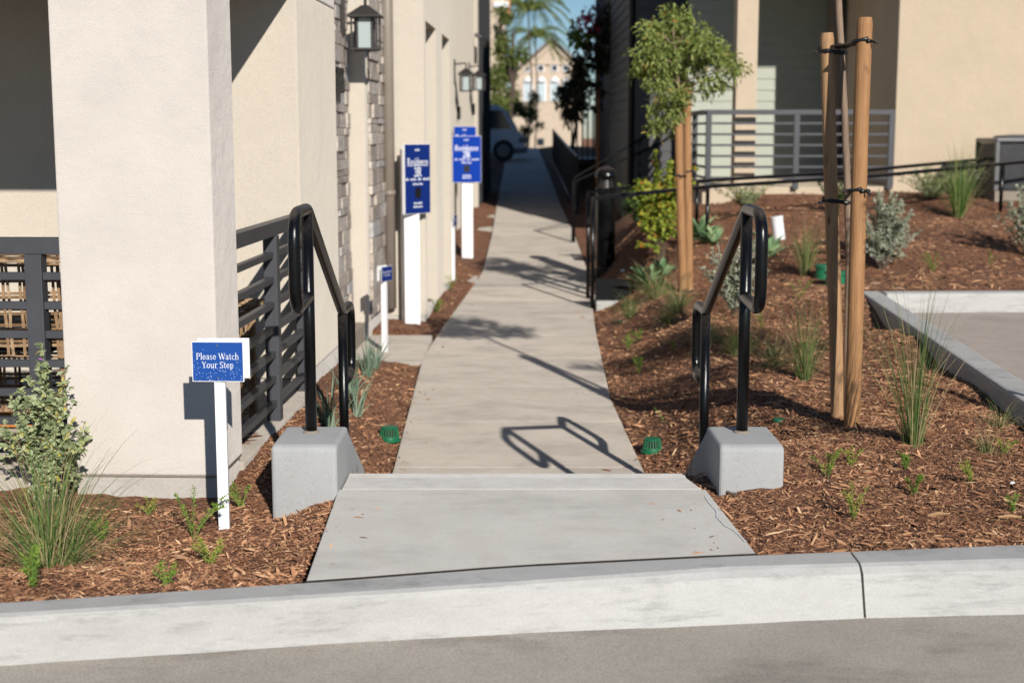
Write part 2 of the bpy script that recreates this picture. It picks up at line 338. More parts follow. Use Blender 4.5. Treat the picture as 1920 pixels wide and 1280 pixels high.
def terr(x,y):
    x=np.asarray(x,float); y=np.asarray(y,float); sh=x.shape; x=x.ravel(); y=y.ravel()
    out=np.empty_like(x)
    for s in range(0,len(x),20000):
        xx=x[s:s+20000]; yy=y[s:s+20000]
        d=(xx[:,None]-cpA[None,:,0])**2+(yy[:,None]-cpA[None,:,1])**2+.02
        w=d**-1.6; z=(w*cpA[None,:,2]).sum(1)/w.sum(1)
        out[s:s+20000]=z
    L=xl(y); Rr=xr(y); dist=np.maximum(L-x,x-Rr)
    wid=np.where(x>0,np.where(y<6.6,.30,.75),np.where(y<6.6,.22,.50))
    t=sm(dist/wid)
    zp=zpath(y); z=out*t+(zp-.025)*(1-t)
    b=np.zeros_like(z)
    for a1,a2,k in lump: b+=np.sin(x*k+a1+.6*np.sin(y*k*.7))*np.sin(y*k*.9+a2+.5*np.sin(x*k*.8))/(k)
    z=z+b*.058*np.clip(dist/.25,0,1)*np.clip(1.25-y/14,.25,1)
    z=np.where(dist<.0,zp-.14,z)                               # below the slabs
    park=(x>kerbx(y)+.07)&(y<11.06+np.maximum(0,x-2.9)*.045)&(y>5.6)
    z=np.where(park,-.22,z)
    wk=(x<L+.1)&(y>11.32)&(y<12.95)&(x>-3); z=np.where(wk,-.56,z)
    return z.reshape(sh)
def T(x,y): return float(terr(np.array([x]),np.array([y]))[0])
def PF(px,y):
    x=PY(px,400,y).x; return Vector((x,y,T(x,y)))
def PT(px,py,it=14):
    """pixel -> point on the mulch"""
    z=-.1
    for _ in range(it):
        p=PZ(px,py,z); z=.5*z+.5*T(p.x,max(4,min(p.y,40)))
    p=PZ(px,py,z); p.z=T(p.x,p.y); return p

# ------------------------------------------------------------------ kerb / street (fitted from the bottom line, street at -0.15)
kb=[(-1400,1330),(-500,1275),(0,1247),(640,1205),(960,1187),(1360,1170),(1640,1157),(1920,1151),(2600,1135),(3600,1115)]
kt=[(-1400,1205),(-500,1172),(0,1153),(640,1114),(960,1093),(1360,1065),(1640,1057),(1920,1049),(2600,1037),(3600,1017)]
kk=[(-1400,1182),(-500,1147),(0,1129),(640,1087),(960,1062),(1360,1042),(1640,1031),(1920,1020),(2600,1005),(3600,985)]
bot=[PZ(x,y,-.15) for x,y in kb]
def interp_line(P,x):
    for a,b2 in zip(P,P[1:]):
        if a.x<=x<=b2.x:
            t=(x-a.x)/(b2.x-a.x); return a.lerp(b2,t)
    return P[-1] if x>P[-1].x else P[0]
front=[PZ(x,y,0.0) for x,y in kt]; back=[PZ(x,y,0.0) for x,y in kk]
def kerb_seg(mb,x0,x1,n):
    rows=[]
    for i in range(n+1):
        x=x0+(x1-x0)*i/n; a=interp_line(bot,x); f=interp_line(front,x); k=interp_line(back,x)
        w=.002*math.sin(x*9)+.0015*math.sin(x*23)
        rows.append([(x,a.y-.004+w,-.30),(x,a.y-.002+w,-.15),(x,a.y+(f.y-a.y)*.72,-.025),(x,f.y+.004+w,-.008),(x,f.y+.022,-.001),(x,k.y-.006,.0),(x,k.y,-.008),(x,k.y,-.3)])
    n8=8; vs=[v for r in rows for v in r]; fs=[(i*n8+j,(i+1)*n8+j,(i+1)*n8+j+1,i*n8+j+1) for i in range(n) for j in range(n8-1)]
    fs.append(tuple(range(n8))); fs.append(tuple(n*n8+j for j in range(n8))[::-1]); mb.add(vs,fs)
jx=PZ(1632,1080,0).x
mb=MB(); kerb_seg(mb,-5.2,jx-.004,60); ks=mb.build('kerb',M['kerb'],bev=.0,smooth=False); tag(ks,kind='structure')
mb=MB(); kerb_seg(mb,jx+.004,7.0,40); tag(mb.build('kerb',M['kerb']),kind='structure')
mb=MB(); a=interp_line(bot,jx); k_=interp_line(back,jx); mb.box(jx-.02,jx+.02,a.y+.07,k_.y-.002,-.3,-.03); tag(mb.build('kerb_joint_filler',M['gap']),kind='structure')
mb=MB(); mb.add([(-60,-60,-.15),(60,-60,-.15),(60,4.0,-.15),(7,4.1,-.15)]+[(x,interp_line(bot,x).y+.02,-.15) for x in np.linspace(6.9,-5.1,30)]+[(-60,3.6,-.15)],[tuple(range(35))])
tag(mb.build('street',M['street'],loc=(0,0,-.15)),kind='structure')
tag(MB().box(-400,400,-400,600,-1.2,-1.0).build('ground',M['mulch'],loc=(0,0,0)),kind='structure')

# terrain grid
def axis(segs):
    a=[]
    for x0,x1,d in segs: a+=list(np.arange(x0,x1,d))
    a.append(segs[-1][1]); return np.array(a)
gx=axis([(-30,-6,2.0),(-6,-2.6,.1),(-2.6,2.9,.032),(2.9,9,.12),(9,30,2)])
gy=axis([(3.9,9.5,.032),(9.5,14,.06),(14,22,.12),(22,60,.8)])
GX,GY=np.meshgrid(gx,gy); GZ=terr(GX,GY)
fine=((GX>-2.7)&(GX<2.95)&(GY<14)); GZ=GZ+np.where(fine,nr.normal(0,.0035,GZ.shape),0)
kback=np.array([interp_line(back,float(x)).y for x in gx])
GYc=np.maximum(GY,kback[None,:]+.001)
GZ=np.where(GY<kback[None,:],np.minimum(GZ,-.02),GZ)
nx,ny=len(gx),len(gy)
idx=np.arange(nx*ny).reshape(ny,nx)
faces=np.stack([idx[:-1,:-1].ravel(),idx[:-1,1:].ravel(),idx[1:,1:].ravel(),idx[1:,:-1].ravel()],1)
g=fastmesh('mulch_bed',np.stack([GX.ravel(),GYc.ravel(),GZ.ravel()],1),faces,M['mulch']); tag(g,kind='structure')
g.data.polygons.foreach_set('use_smooth',[True]*len(g.data.polygons))

# mulch chips (uncountable)
def inblock(x,y):
    a=(np.abs(x+.795)<.14)&(y>5.3)&(y<6.9); b=(np.abs(x-.918)<.14)&(y>5.3)&(y<6.9)
    xb=x*math.cos(BETA)-y*math.sin(BETA); w=(xb<-1.38)&(y>5.55)
    return a|b|w
def chips(n,y0,y1,x0,x1,ls,name,pw):
    u=nr.rand(n); y=y0*(y1/y0)**u if pw else y0+(y1-y0)*u
    x=x0+(x1-x0)*nr.rand(n); z=terr(x,y)
    kbk=np.interp(x,[p.x for p in back],[p.y for p in back])
    dist=np.maximum(xl(y)-x,x-xr(y))
    ok=(dist>.004)&(y>kbk+.012)&~inblock(x,y)&~((x>kerbx(y)-.02)&(y<11.3+np.maximum(0,x-2.9)*.045)&(y>5.5))&(z>-.52+0*x)&~((x<xl(y)+.05)&(y>11.28)&(y<12.98))
    sp_=(dist<=.004)&(dist>-.30)&(nr.rand(n)<.10*np.exp(dist/.05)+.003)&((y>6.7)|((y<5.2)&(y>kbk+.05)))
    z=np.where(sp_,np.where(y<5.4,-.004-.018*(y-4.1),zpath(y)),z); ok|=sp_
    x,y,z=x[ok],y[ok],z[ok]; n=len(x)
    L=np.minimum(ls*np.exp(nr.normal(0,.62,n)),.10); W=L*nr.uniform(.07,.19,n)+.0008; a=nr.uniform(0,math.pi*2,n)
    sp2=sp_[ok]; L=np.where(sp2,L*.7,L); tilt=np.where(sp2,0,nr.normal(0,.28,n)); lift=np.abs(nr.normal(0,.004,n))+.002
    dx=np.cos(a)*np.cos(tilt); dy=np.sin(a)*np.cos(tilt); dz=np.sin(tilt)
    sx,sy=-np.sin(a),np.cos(a)
    C=np.stack([x,y,z+lift],1); D=np.stack([dx,dy,dz],1)*L[:,None]/2; S=np.stack([sx,sy,nr.normal(0,.4,n)],1)*W[:,None]/2
    U=np.zeros((n,3)); U[:,2]=W*.35+.0006
    # six-vertex sliver: two tips, two shoulders each side and a crest
    V=np.stack([C-D,C-D*.55+S,C+D*.6+S*.8,C+D,C+D*.5-S,C-D*.6-S*.9,C+U-D*.2,C+U+D*.3],1).reshape(-1,3)
    q=np.array([[0,1,6],[1,2,7],[1,7,6],[2,3,7],[3,4,7],[4,5,6],[4,6,7],[5,0,6]])
    Fc=(q[None]+8*np.arange(n)[:,None,None]).reshape(-1,3)
    return V,Fc
Vs=[];Fs=[];off=0
for args in [(130000,4.0,7.5,-2.7,2.9,.0155,'a',1),(45000,6.5,12,-1.6,2.9,.025,'b',1),(22000,11,19,-2,6.5,.04,'c',1),(1300,4.0,8,-2.4,2.8,.042,'d',1)]:
    V,Fc=chips(*args); Vs.append(V); Fs.append(Fc+off); off+=len(V)
tag(fastmesh('mulch_chips',np.concatenate(Vs),np.concatenate(Fs),M['chips']),'loose shredded bark mulch covering the planting beds','mulch',kind='stuff')

# ------------------------------------------------------------------ landing slab, steps, path
slabz=lambda p:.001-.018*(p[1]-4.1)
def lf(py): return PZ(575+(634-575)*(1086-py)/(1086-921),py,0)
A=PZ(575,1084,0); B=PZ(1420,1036,0)
ya=interp_line(back,A.x).y+.012; yb=interp_line(back,B.x).y+.012
JY=5.40; xa1=A.x+.5*0; 
L2=PZ(634,921,-.03).x; R2=PZ(1325,923,-.03).x
KX=[A.x+(B.x-A.x)*i/8 for i in range(9)]; KY=[interp_line(back,x).y for x in KX]
poly=[(x,y+.021) for x,y in zip(KX,KY)]+[(R2,JY-.004),(L2,JY-.004)]
tag(MB().prism(poly,-.3,slabz).build('landing_slab',M['slab'],bev=.006),kind='structure')
mb=MB(); mb.prism([(-.665,JY+.004),(.74,JY+.004),(.705,5.60),(-.665,5.60)],-.3,slabz).build('landing_edge',M['nosing'],bev=.005)['kind']='structure'
mb=MB()
for k in range(4): 
    y=5.602+k*.022; mb.box(-.665,.705,y,y+.016,-.2,-.0285)
mb.box(-.664,.704,5.60,5.688,-.19,-.034)
tag(mb.build('step_nosing',M['nosing'],bev=.002),kind='structure')
tag(MB().box(-.66,.70,5.69,5.99,-.6,-.18).build('step',M['path'],bev=.01),kind='structure')
tag(MB().box(-.66,.70,5.992,6.29,-.6,-.33).build('step',M['path'],bev=.01),kind='structure')
mb=MB(); mb.prism([(x,y+.001) for x,y in zip(KX,KY)]+[(x,y+.020) for x,y in zip(KX[::-1],KY[::-1])],-.2,-.001); tag(mb.build('expansion_joint',M['gap']),kind='structure')
ys=[6.292,7.69,8.96,10.24,11.55,12.9]+[12.9+1.33*k for k in range(1,36)]
pm=MB()
for a_,b_ in zip(ys,ys[1:]):
    n=3; q=[a_+.003+(b_-a_-.006)*i/n for i in range(n+1)]
    P=[(float(xl(y)),y) for y in q]+[(float(xr(y)),y) for y in q[::-1]]
    vs=[(x,y,float(zpath(max(y,6.31)))-.15) for x,y in P]+[(x,y,float(zpath(max(y,6.31)))) for x,y in P]; m_=len(P)
    pm.add(vs,[tuple(range(m_)),tuple(range(m_,2*m_))[::-1]]+[(i,i+m_,(i+1)%m_+m_,(i+1)%m_) for i in range(m_)])
tag(pm.build('path',M['path'],bev=.013,seg=2,loc=(0,10,-.48)),kind='structure')
mb=MB(); mb.box(-3.0,float(xl(12.1))-.012,11.36,12.92,-.62,-.484); tag(mb.build('entry_walkway',M['path'],bev=.01),kind='structure')
for (y0,y1,z) in((17.7,18.4,-.484),(24.6,25.4,-.31),(27.3,27.9,-.235)):
    mb=MB(); mb.box(-1.75,float(xl((y0+y1)/2))-.012,y0,y1,z-.15,z); tag(mb.build('entry_walkway',M['path'],bev=.01),kind='structure')
pts=[PZ(x,y,-.02) for x,y in((1322,930),(1330,943),(1336,952),(1345,962),(1344,972),(1352,982),(1360,990),(1372,997),(1385,1008),(1398,1022))]
mb=MB(); vs=[]
for i,p in enumerate(pts): z=float(slabz(p))+.0022; w=.0028+.0018*math.sin(i*2.3); vs+=[(p.x-w,p.y,z),(p.x+w,p.y,z)]
mb.add(vs,[(2*i,2*i+1,2*i+3,2*i+2) for i in range(len(pts)-1)]); tag(mb.build('crack_deposit',M['white']),kind='structure')
# parking bay
mb=MB(); mb.prism([(kerbx(5.7)+.1,5.7),(30,5.7),(30,12.3),(10,11.5),(kerbx(11)+.1,11.16)],-.2,-.03); tag(mb.build('parking_bay',M['plaza']),kind='structure')
def kerb_bar(mb,P0,P1,w,z1,z0,side):
    d=(P1-P0).normalized(); n=Vector((-d.y,d.x))*side
    prof=[(0,z0),(0,z1-.02),(.008,z1-.004),(.02,z1),(w-.03,z1),(w-.012,z1-.008),(w,z1-.03),(w+.02,z0)]
    vs=[]
    for P in(P0,P1):
        for o_,z in prof: vs.append((P.x+n.x*o_,P.y+n.y*o_,z))
    k=len(prof); fs=[(j,j+1,j+1+k,j+k) for j in range(k-1)]+[tuple(range(k))[::-1],tuple(range(k,2*k))]
    mb.add(vs,fs)
pk=MB(); kerb_bar(pk,Vector((kerbx(5.6),5.6)),Vector((kerbx(11.12),11.12)),.17,.12,-.25,-1); tag(pk.build('parking_kerb',M['kerb']),kind='structure')
for x0,x1 in((2.90,4.03),(4.045,6.9),(6.915,10)):
    pk=MB(); kerb_bar(pk,Vector((x0,11.12+(x0-2.9)*.045)),Vector((x1,11.12+(x1-2.9)*.045)),.17,.121,-.25,-1); tag(pk.build('parking_kerb',M['kerb']),kind='structure')

# ------------------------------------------------------------------ cheek blocks and handrails
def block(x0,x1,inner,label):
    prof=[(5.33,-.4),(5.33,.155),(5.36,.165),(5.70,.165),(5.74,.135),(6.62,-.30),(6.75,-.42),(6.75,-.7),(5.33,-.7)]
    vs=[(x0,y,z) for y,z in prof]+[(x1,y,z) for y,z in prof]; n=len(prof)
    mb=MB(); mb.add(vs,[tuple(range(n)),tuple(range(n,2*n))[::-1]]+[(i,i+n,(i+1)%n+n,(i+1)%n) for i in range(n)])
    o=mb.build('concrete_block',M['block'],bev=.016,seg=3); tag(o,label,'concrete block','concrete blocks at the step'); return o
block(-.925,-.672,1,'grey concrete cheek block left of the step, under the left handrail')
block(.796,1.045,-1,'grey concrete cheek block right of the step, under the right handrail')
def fillet(pts,r,n=6):
    out=[Vector(pts[0])]
    for i in range(1,len(pts)-1):
        p=Vector(pts[i]); a=(Vector(pts[i-1])-p); b=(Vector(pts[i+1])-p)
        rr=r[i] if isinstance(r,dict) and i in r else (0 if isinstance(r,dict) else r)
        if rr==0: out.append(p); continue
        ra=min(rr,a.length*.49); rb=min(rr,b.length*.49); a.normalize(); b.normalize()
        s=p+a*ra; e=p+b*rb
        for k in range(n+1):
            t=k/n; out.append(s*(1-t)**2+p*2*t*(1-t)+e*t*t)
    out.append(Vector(pts[-1])); return out
def handrail(x,label,out):
    root=thing('handrail',(x,5.58,.16),label,'handrail','black handrails at the step')
    r=.0235; zt=1.055; zr=.50; yf=5.58; yr=6.78
    xo=x; xb=x+.012*out
    MB().tube([(x,yf,.12),(x,yf,zt-.01)],r,16).build('front_post',M['black'],root,smooth=True)
    MB().tube([(xb,yr,-.5),(xb,yr,zr-.01)],r,16).build('rear_post',M['black'],root,smooth=True)
    P=fillet([(x,yf,zt-.345),(x-.0,yf-.345,zt-.36),(x,yf-.345,zt),(x,yf,zt),(xb,yr,zr),(xb,yr+.34,zr),(xb,yr+.34,zr-.36),(xb,yr,zr-.345)],{1:.10,2:.12,3:.03,4:.03,5:.10,6:.10},8)
    MB().tube(P,r,16).build('rail',M['black'],root,smooth=True)
    m=MB(); m.lathe((x,yf,.164),[(.034,0),(.034,.004),(.026,.010)],20); m.build('post_collar',M['block'],root)
handrail(-.803,'glossy black steel handrail with rounded end loops left of the step',-1)
handrail(.920,'glossy black steel handrail with rounded end loops right of the step',1)

# ------------------------------------------------------------------ serif lettering
def arc(cx,cy,rx,ry,a0,a1,n=9): return [(cx+rx*math.cos(R(a0+(a1-a0)*k/n)),cy+ry*math.sin(R(a0+(a1-a0)*k/n))) for k in range(n+1)]
K,k_t=.135,.07
G={}
def sf(x,y,w=.3): return ([(x-w/2,y),(x+w/2,y)],.055)
G['P']=(.66,[([(.16,0),(.16,1)],K),([(.05,.97),(.36,.97)],k_t),(arc(.36,.73,.21,.24,90,-90),.11),([(.36,.49),(.16,.49)],k_t),sf(.16,.03)])
G['R']=(.76,[([(.16,0),(.16,1)],K),([(.05,.97),(.36,.97)],k_t),(arc(.36,.75,.2,.22,90,-90),.11),([(.36,.53),(.16,.53)],k_t),sf(.16,.03),([(.36,.52),(.64,.02)],.12),sf(.66,.03,.16)])
G['l']=(.30,[([(.15,0),(.15,1.04)],K),sf(.15,.03,.26),([(.04,1.0),(.15,1.0)],.055)])
G['i']=(.30,[([(.15,0),(.15,.68)],K),sf(.15,.03,.26),([(.04,.65),(.15,.65)],.055),([(.15,.85),(.15,.97)],.13)])
G['e']=(.56,[([(.09,.36),(.47,.36)],.06),(arc(.28,.34,.19,.31,8,330,14),.10)])
G['a']=(.56,[(arc(.25,.48,.15,.17,160,0,7)+[(.40,.08)],.11),([(.40,.04),(.50,.04)],.07),(arc(.23,.19,.13,.16,70,330,9),.09)])
G['s']=(.46,[(arc(.23,.50,.13,.145,40,250,8)+arc(.23,.18,.14,.155,70,-145,8),.09)])
G['W']=(1.06,[([(.10,.97),(.33,.03)],.13),([(.33,.03),(.53,.9)],.07),([(.53,.97),(.75,.03)],.13),([(.75,.03),(.96,.95)],.07),sf(.12,.97,.26),sf(.54,.97,.2),sf(.94,.97,.24)])
G['t']=(.38,[([(.16,.88),(.16,.14)]+arc(.25,.14,.09,.10,180,300,5),.11),([(.03,.65),(.34,.65)],.06)])
G['c']=(.50,[(arc(.28,.34,.19,.31,40,320,14),.10)])
G['h']=(.64,[([(.15,0),(.15,1.04)],.12),([(.04,1.0),(.15,1.0)],.055),(arc(.32,.45,.17,.2,160,0,7)+[(.49,0)],.10),sf(.15,.03,.24),sf(.49,.03,.22)])
G['n']=(.64,[([(.15,0),(.15,.68)],.12),([(.04,.65),(.15,.65)],.055),(arc(.32,.45,.17,.2,160,0,7)+[(.49,0)],.10),sf(.15,.03,.24),sf(.49,.03,.22)])
G['Y']=(.72,[([(.12,.97),(.36,.45)],.13),([(.36,.45),(.62,.97)],.07),([(.36,.48),(.36,0)],.13),sf(.13,.97,.25),sf(.61,.97,.22),sf(.36,.03,.3)])
G['o']=(.58,[(arc(.29,.34,.2,.31,0,360,16),.11)])
G['u']=(.64,[([(.14,.66),(.14,.25)]+arc(.30,.24,.16,.2,180,340,7),.11),([(.48,.68),(.48,.03)],.11),([(.03,.65),(.14,.65)],.055),([(.37,.65),(.48,.65)],.055),([(.48,.03),(.58,.03)],.055)])
G['r']=(.46,[([(.15,0),(.15,.68)],.12),([(.04,.65),(.15,.65)],.055),(arc(.32,.48,.17,.17,150,50,5),.09),sf(.15,.03,.26)])
G['S']=(.62,[(arc(.30,.74,.19,.22,35,255,9)+arc(.30,.26,.21,.23,75,-150,9),.11),([(.48,.8),(.48,.98)],.05),([(.09,.02),(.09,.22)],.05)])
G['p']=(.60,[([(.15,-.28),(.15,.68)],.12),([(.04,.65),(.15,.65)],.055),(arc(.32,.34,.18,.29,130,-130,12),.10),sf(.15,-.26,.26)])
G['d']=(.62,[([(.46,0),(.46,1.04)],.12),([(.35,1.0),(.46,1.0)],.055),(arc(.28,.34,.18,.29,50,310,12),.10),([(.46,.03),(.57,.03)],.055)])
G['2']=(.58,[(arc(.28,.72,.19,.24,160,-35,9)+[(.09,.05)],.11),([(.07,.05),(.52,.05)],.11)])
G['3']=(.58,[(arc(.27,.74,.18,.22,150,-80,8),.10),(arc(.27,.27,.21,.25,85,-150,9),.11)])
G['1']=(.44,[([(.22,0),(.22,1)],.13),([(.22,.97),(.07,.8)],.07),sf(.22,.03,.3)])
G['6']=(.60,[(arc(.29,.30,.2,.27,0,360,14),.11),(arc(.52,.30,.43,.68,180,105,8),.11)])
G[' ']=(.30,[])
def twidth(s,h): return sum(G[c][0] for c in s)*h
def letter(mb,s,h,O,U,V,Nn,x0=0,bold=1.0,track=1.0):
    """O origin, U right, V up, Nn toward the viewer"""
    O=Vector(O);U=Vector(U);V=Vector(V);Nn=Vector(Nn); x=x0; c=0
    for ch in s:
        w,st=G[ch]
        for pts,th in st:
            th*=bold
            for a,b in zip(pts,pts[1:]):
                d=Vector((b[0]-a[0],b[1]-a[1])); L=d.length
                if L<1e-6: continue
                d/=L; n=Vector((-d.y,d.x))*th/2; e=d*min(th*.25,.03)
                c+=1; off=Nn*(.0006+.000012*(c%40))
                Q=[(a[0]-e.x+n.x,a[1]-e.y+n.y),(a[0]-e.x-n.x,a[1]-e.y-n.y),(b[0]+e.x-n.x,b[1]+e.y-n.y),(b[0]+e.x+n.x,b[1]+e.y+n.y)]
                mb.add([O+U*(x+q[0]*h)+V*(q[1]*h)+off for q in Q],[(0,1,2,3)])
        x+=w*h*track
    return x
def dashes(mb,words,h,O,U,V,Nn):
    """tiny unreadable print: a row of short strokes"""
    tot=sum(words)+.6*(len(words)-1); O=Vector(O);U=Vector(U);V=Vector(V);Nn=Vector(Nn); x=-tot*h/2; r=random.Random(len(words)*7+int(tot))
    for w in words:
        for i in range(int(w/.5)):
            q=h*r.uniform(.55,1.0); a=x+i*.5*h
            mb.add([O+U*a+Nn*.0007,O+U*(a+.3*h)+Nn*.0007,O+U*(a+.3*h)+V*q+Nn*.0007,O+U*a+V*q+Nn*.0007],[(0,1,2,3)])
        x+=(w+.6)*h
def frame(rz):
    return Vector((math.cos(rz),math.sin(rz),0)),Vector((0,0,1)),Vector((math.sin(rz),-math.cos(rz),0))
# near "Please Watch Your Step" sign
def small_sign(base,label,rz,w,h,zc_top,post,near=False,lean=0):
    root=thing('step_sign',base,label,'sign','small blue step warning signs on white stakes')
    U,V,Nn=frame(rz); b=Vector(base)
    MB().rbox(b+Vector((0,0,(zc_top-h*.5-base[2])/2-.02))+Vector((lean/2,0,0)),(post,post*.9,zc_top-h*.5-base[2]+.04),rz+R(8),ry=0).build('post',M['whitepole'],root,bev=.002)
    c=Vector((b.x,b.y,zc_top-h/2))
    rzf=rz
    f=MB(); f.rbox(c+Nn*(post/2+.004),(w,.004,h),rz); f.build('panel_frame',M['white'],root,bev=.0008)
    f=MB(); f.rbox(c-Nn*(post/2+.004)+U*(.010)+V*.005,(w,.004,h),rz+R(4)); f.build('back_panel',M['white'],root,bev=.0008)
    org=c+Nn*(post/2+.0065)
    f=MB(); f.rbox(Vector((0,0,h/2)),(w*.965,.002,h*.955),rz)
    o=f.build('blue_face',M['bluespat'] if near else M['navy'],None,loc=(0,0,0)); im=rootmat(root).inverted(); o.parent=root; o.location=im@(org-V*h/2)
    g=MB(); fo=org+Nn*.0014
    hh=h*.155
    for t_,dy in(('Please Watch',.055),('Your Step',-.155)):
        tw=twidth(t_,hh); s=w*.83/twidth('Please Watch',hh)
        letter(g,t_,hh,fo+V*(h*dy)-U*(tw*s/2),U*s,V,Nn,bold=.74)
    g.build('lettering',M['letter'],root)
    for q_ in(-1,1): k_=MB(); k_.rbox(fo+V*(h*.40*q_)+Nn*.0005,(.006,.002,.006),rz+.3); k_.build('screw',M['steelgrey'],root)
bp=PT(421,990)
small_sign((bp.x,bp.y,bp.z),'small blue sign reading Please Watch Your Step in front of the stucco pillar',R(-2),.192,.150,PY(415,638,bp.y).z,.040,True)
bp=PT(722,675)
small_sign((bp.x,bp.y,bp.z),'small navy sign on a white stake beside the first entry walkway',R(62),.16,.125,PY(730,499,bp.y).z,.045)
bp=PZ(850,527,-.47)
small_sign((bp.x,bp.y,bp.z),'far small sign on a white stake seen almost edge-on by the second walkway',R(78),.16,.13,PY(852,403,bp.y).z,.05)
# residence signs
def res_sign(base,label,rz,px_w,w,h,ztop,post,num,mat,postrz):
    root=thing('residence_sign',base,label,'sign','blue residence signs on white posts')
    U,V,Nn=frame(rz); b=Vector(base); zb=ztop-h
    MB().rbox(b+Vector((0,0,(ztop-.05-base[2])/2-.03))-Nn*(post/2+.01),(post,post,ztop-.05-base[2]+.06),postrz).build('post',M['whitepole'],root,bev=.004)
    c=Vector((b.x,b.y,ztop-h/2))
    MB().rbox(c,(w,.035,h),rz).build('panel',M['white'],root,bev=.001)
    MB().rbox(c+Nn*.019,(w*.985,.003,h*.985),rz).build('blue_face',mat,root)
    fo=c+Nn*.021; g=MB()
    def sp(words,k,dv,Uk):
        tot=sum(words)+.6*(len(words)-1); x=-tot/2
        for w_ in words:
            q=MB(); dashes(q,[w_],k,fo+V*(h*dv)+U*Uk*k*(x+w_/2),U*Uk,V,Nn); q.build('small_print',M['letter'],root); x+=w_+.6
    sp([3.4],.022,.40,1)
    tw=twidth('Residence',.075); s=w*.82/tw; letter(g,'Residence',.075,fo+V*(h*.185)-U*(w*.41),U*s,V,Nn,bold=1.0)
    g.build('lettering',M['letter'],root); g=MB()
    tw=twidth(num,.085); letter(g,num,.085,fo+V*(h*.035)-U*(tw/2),U,V,Nn,bold=1.1)
    sp([1.5,2.5,1.5,3],.026,-.02,1.3); sp([6],.022,-.085,1.1); sp([5.5],.022,-.36,1); sp([6],.022,-.41,1)
    g.build('plan_number',M['letter'],root)
    k=MB(); k.rbox(fo+Nn*.001-V*(h*.2),(.08,.002,.10),rz); k.build('dark_plate',M['blackflat'],root)
bp=PZ(783,606,-.47)
res_sign((bp.x,bp.y,-.48),'tall navy Residence 3R sign angled on a thick white post by the wall',R(52),0,.36,.66,PY(785,270,bp.y).z,.15,'3R',M['navy'],R(18))
bp=PZ(876,487,-.46)
res_sign((bp.x,bp.y,-.47),'bright blue Residence 2R sign facing the camera on a white post',R(3),0,.41,.66,PY(880,255,bp.y).z,.16,'2R',M['blue'],R(8))
bp=PZ(876,452,-.40)
res_sign((bp.x-.03,bp.y,-.40),'blue Residence sign mostly hidden behind the Residence 2R sign',R(3),0,.36,.66,PY(874,237,bp.y).z,.12,'2R',M['blue'],R(8))

# ------------------------------------------------------------------ left building (building frame)
LB=thing('pale_building',BM@Vector((-1.6,5.61,-.15)),'pale stucco building with open porch, stone strips and stepped walls left of the path','building',rz=-BETA)
def B(): return MB(BM)
XF=-1.40
pl=B(); pl.box(XF-.625,XF,5.61,6.02,-.035,2.12); pl.build('pillar',M['stucco'],LB,bev=.012,seg=3)
pl=B(); pl.box(XF-.60,XF-.012,5.625,6.005,-.5,-.04); pl.build('pillar_foot',M['foundation'],LB,bev=.01)
m=B(); m.box(XF-.61,XF-.004,5.618,6.015,-.042,-.034); m.build('weep_screed',M['spout'],LB)
XW=-1.465
m=B(); m.box(-6.5,XF,5.62,6.0,2.122,3.6); m.box(-6.5,XW,6.002,9.15,2.122,3.6); m.build('upper_storey',M['stucco'],LB,bev=.01)
m=B(); m.box(-6.5,XW,7.84,9.15,-.02,2.12); m.build('wall',M['stucco2'],LB,bev=.012)
m=B(); m.box(-6.5,XW-.01,7.85,9.14,-.6,-.025); m.build('wall_foot',M['foundation'],LB,bev=.008)
m=B(); m.box(-6.5,-1.92,9.152,12.55,-.6,5.5); m.build('wall',M['stucco2'],LB)
m=B(); m.box(-2.4,-1.76,12.552,13.8,-.33,5.5); m.build('wall',M['stucco2'],LB,bev=.008)
m=B(); m.box(-2.4,-1.77,12.56,13.8,-.6,-.335); m.build('wall_foot',M['foundation'],LB)
X2=-1.36
# tall wall with deep slots
def slotwall(nm,x,y0,y1,slots,z1,mat,ztop=6):
    m=B(); c=y0
    for a,b in slots: m.box(x-.5,x,c,a-.001,-.42,ztop); m.box(x-.5,x-.42,a,b,-.42,ztop); m.box(x-.419,x,a+.0005,b-.0005,z1,ztop); c=b+.001
    m.box(x-.5,x,c,y1,-.42,ztop); return m.build(nm,mat,LB)
slotwall('wall',X2,13.802,17.0,[(14.0,15.1),(15.85,16.85)],2.42,M['stucco2'],5.5)
m=B(); m.box(-3.4,X2-.501,13.802,17,-.5,5.5); m.build('wall',M['stucco2'],LB)
m=B(); m.box(-3.4,X2-.01,13.81,16.99,-.8,-.423); m.build('wall_foot',M['foundation'],LB)
m=B(); m.box(-4,-1.84,17.002,29.0,-.9,5.5); m.build('wall',M['stucco2'],LB)
m=B(); m.box(-3,-1.79,29.002,29.5,-.9,5.5); m.build('wall',M['stucco2'],LB)
m=B(); m.box(-6,-1.79,29.502,34.2,-.9,7); m.build('dark_wall',M['charcoalwall'],LB)
m=B(); m.box(X2-.02,X2+.004,13.79,13.80,2.62,2.63); m.build('wall_seam',M['spout'],LB)
# stacked stone panels
def stonepanel(x,y0,y1,z0,z1,xo=.03,capy=None):
    m=B(); r=random.Random(3); z=z0
    while z<z1:
        h=r.uniform(.05,.15); y=y0
        while y<y1-.01:
            w=min(r.uniform(.15,.5),y1-y); 
            if y1-y-w<.08: w=y1-y
            d=r.uniform(.015,xo+.012)
            m.box(x+.001,x+d,y+.0015,y+w-.0015,z+.0015,min(z+h,z1)-.0015); y+=w
        z+=h
    return m.build('stone_cladding',M['stone'],LB,bev=.006)
stonepanel(-1.92,11.3,12.53,-.45,3.4); stonepanel(-1.76,12.72,13.72,-.30,3.4)
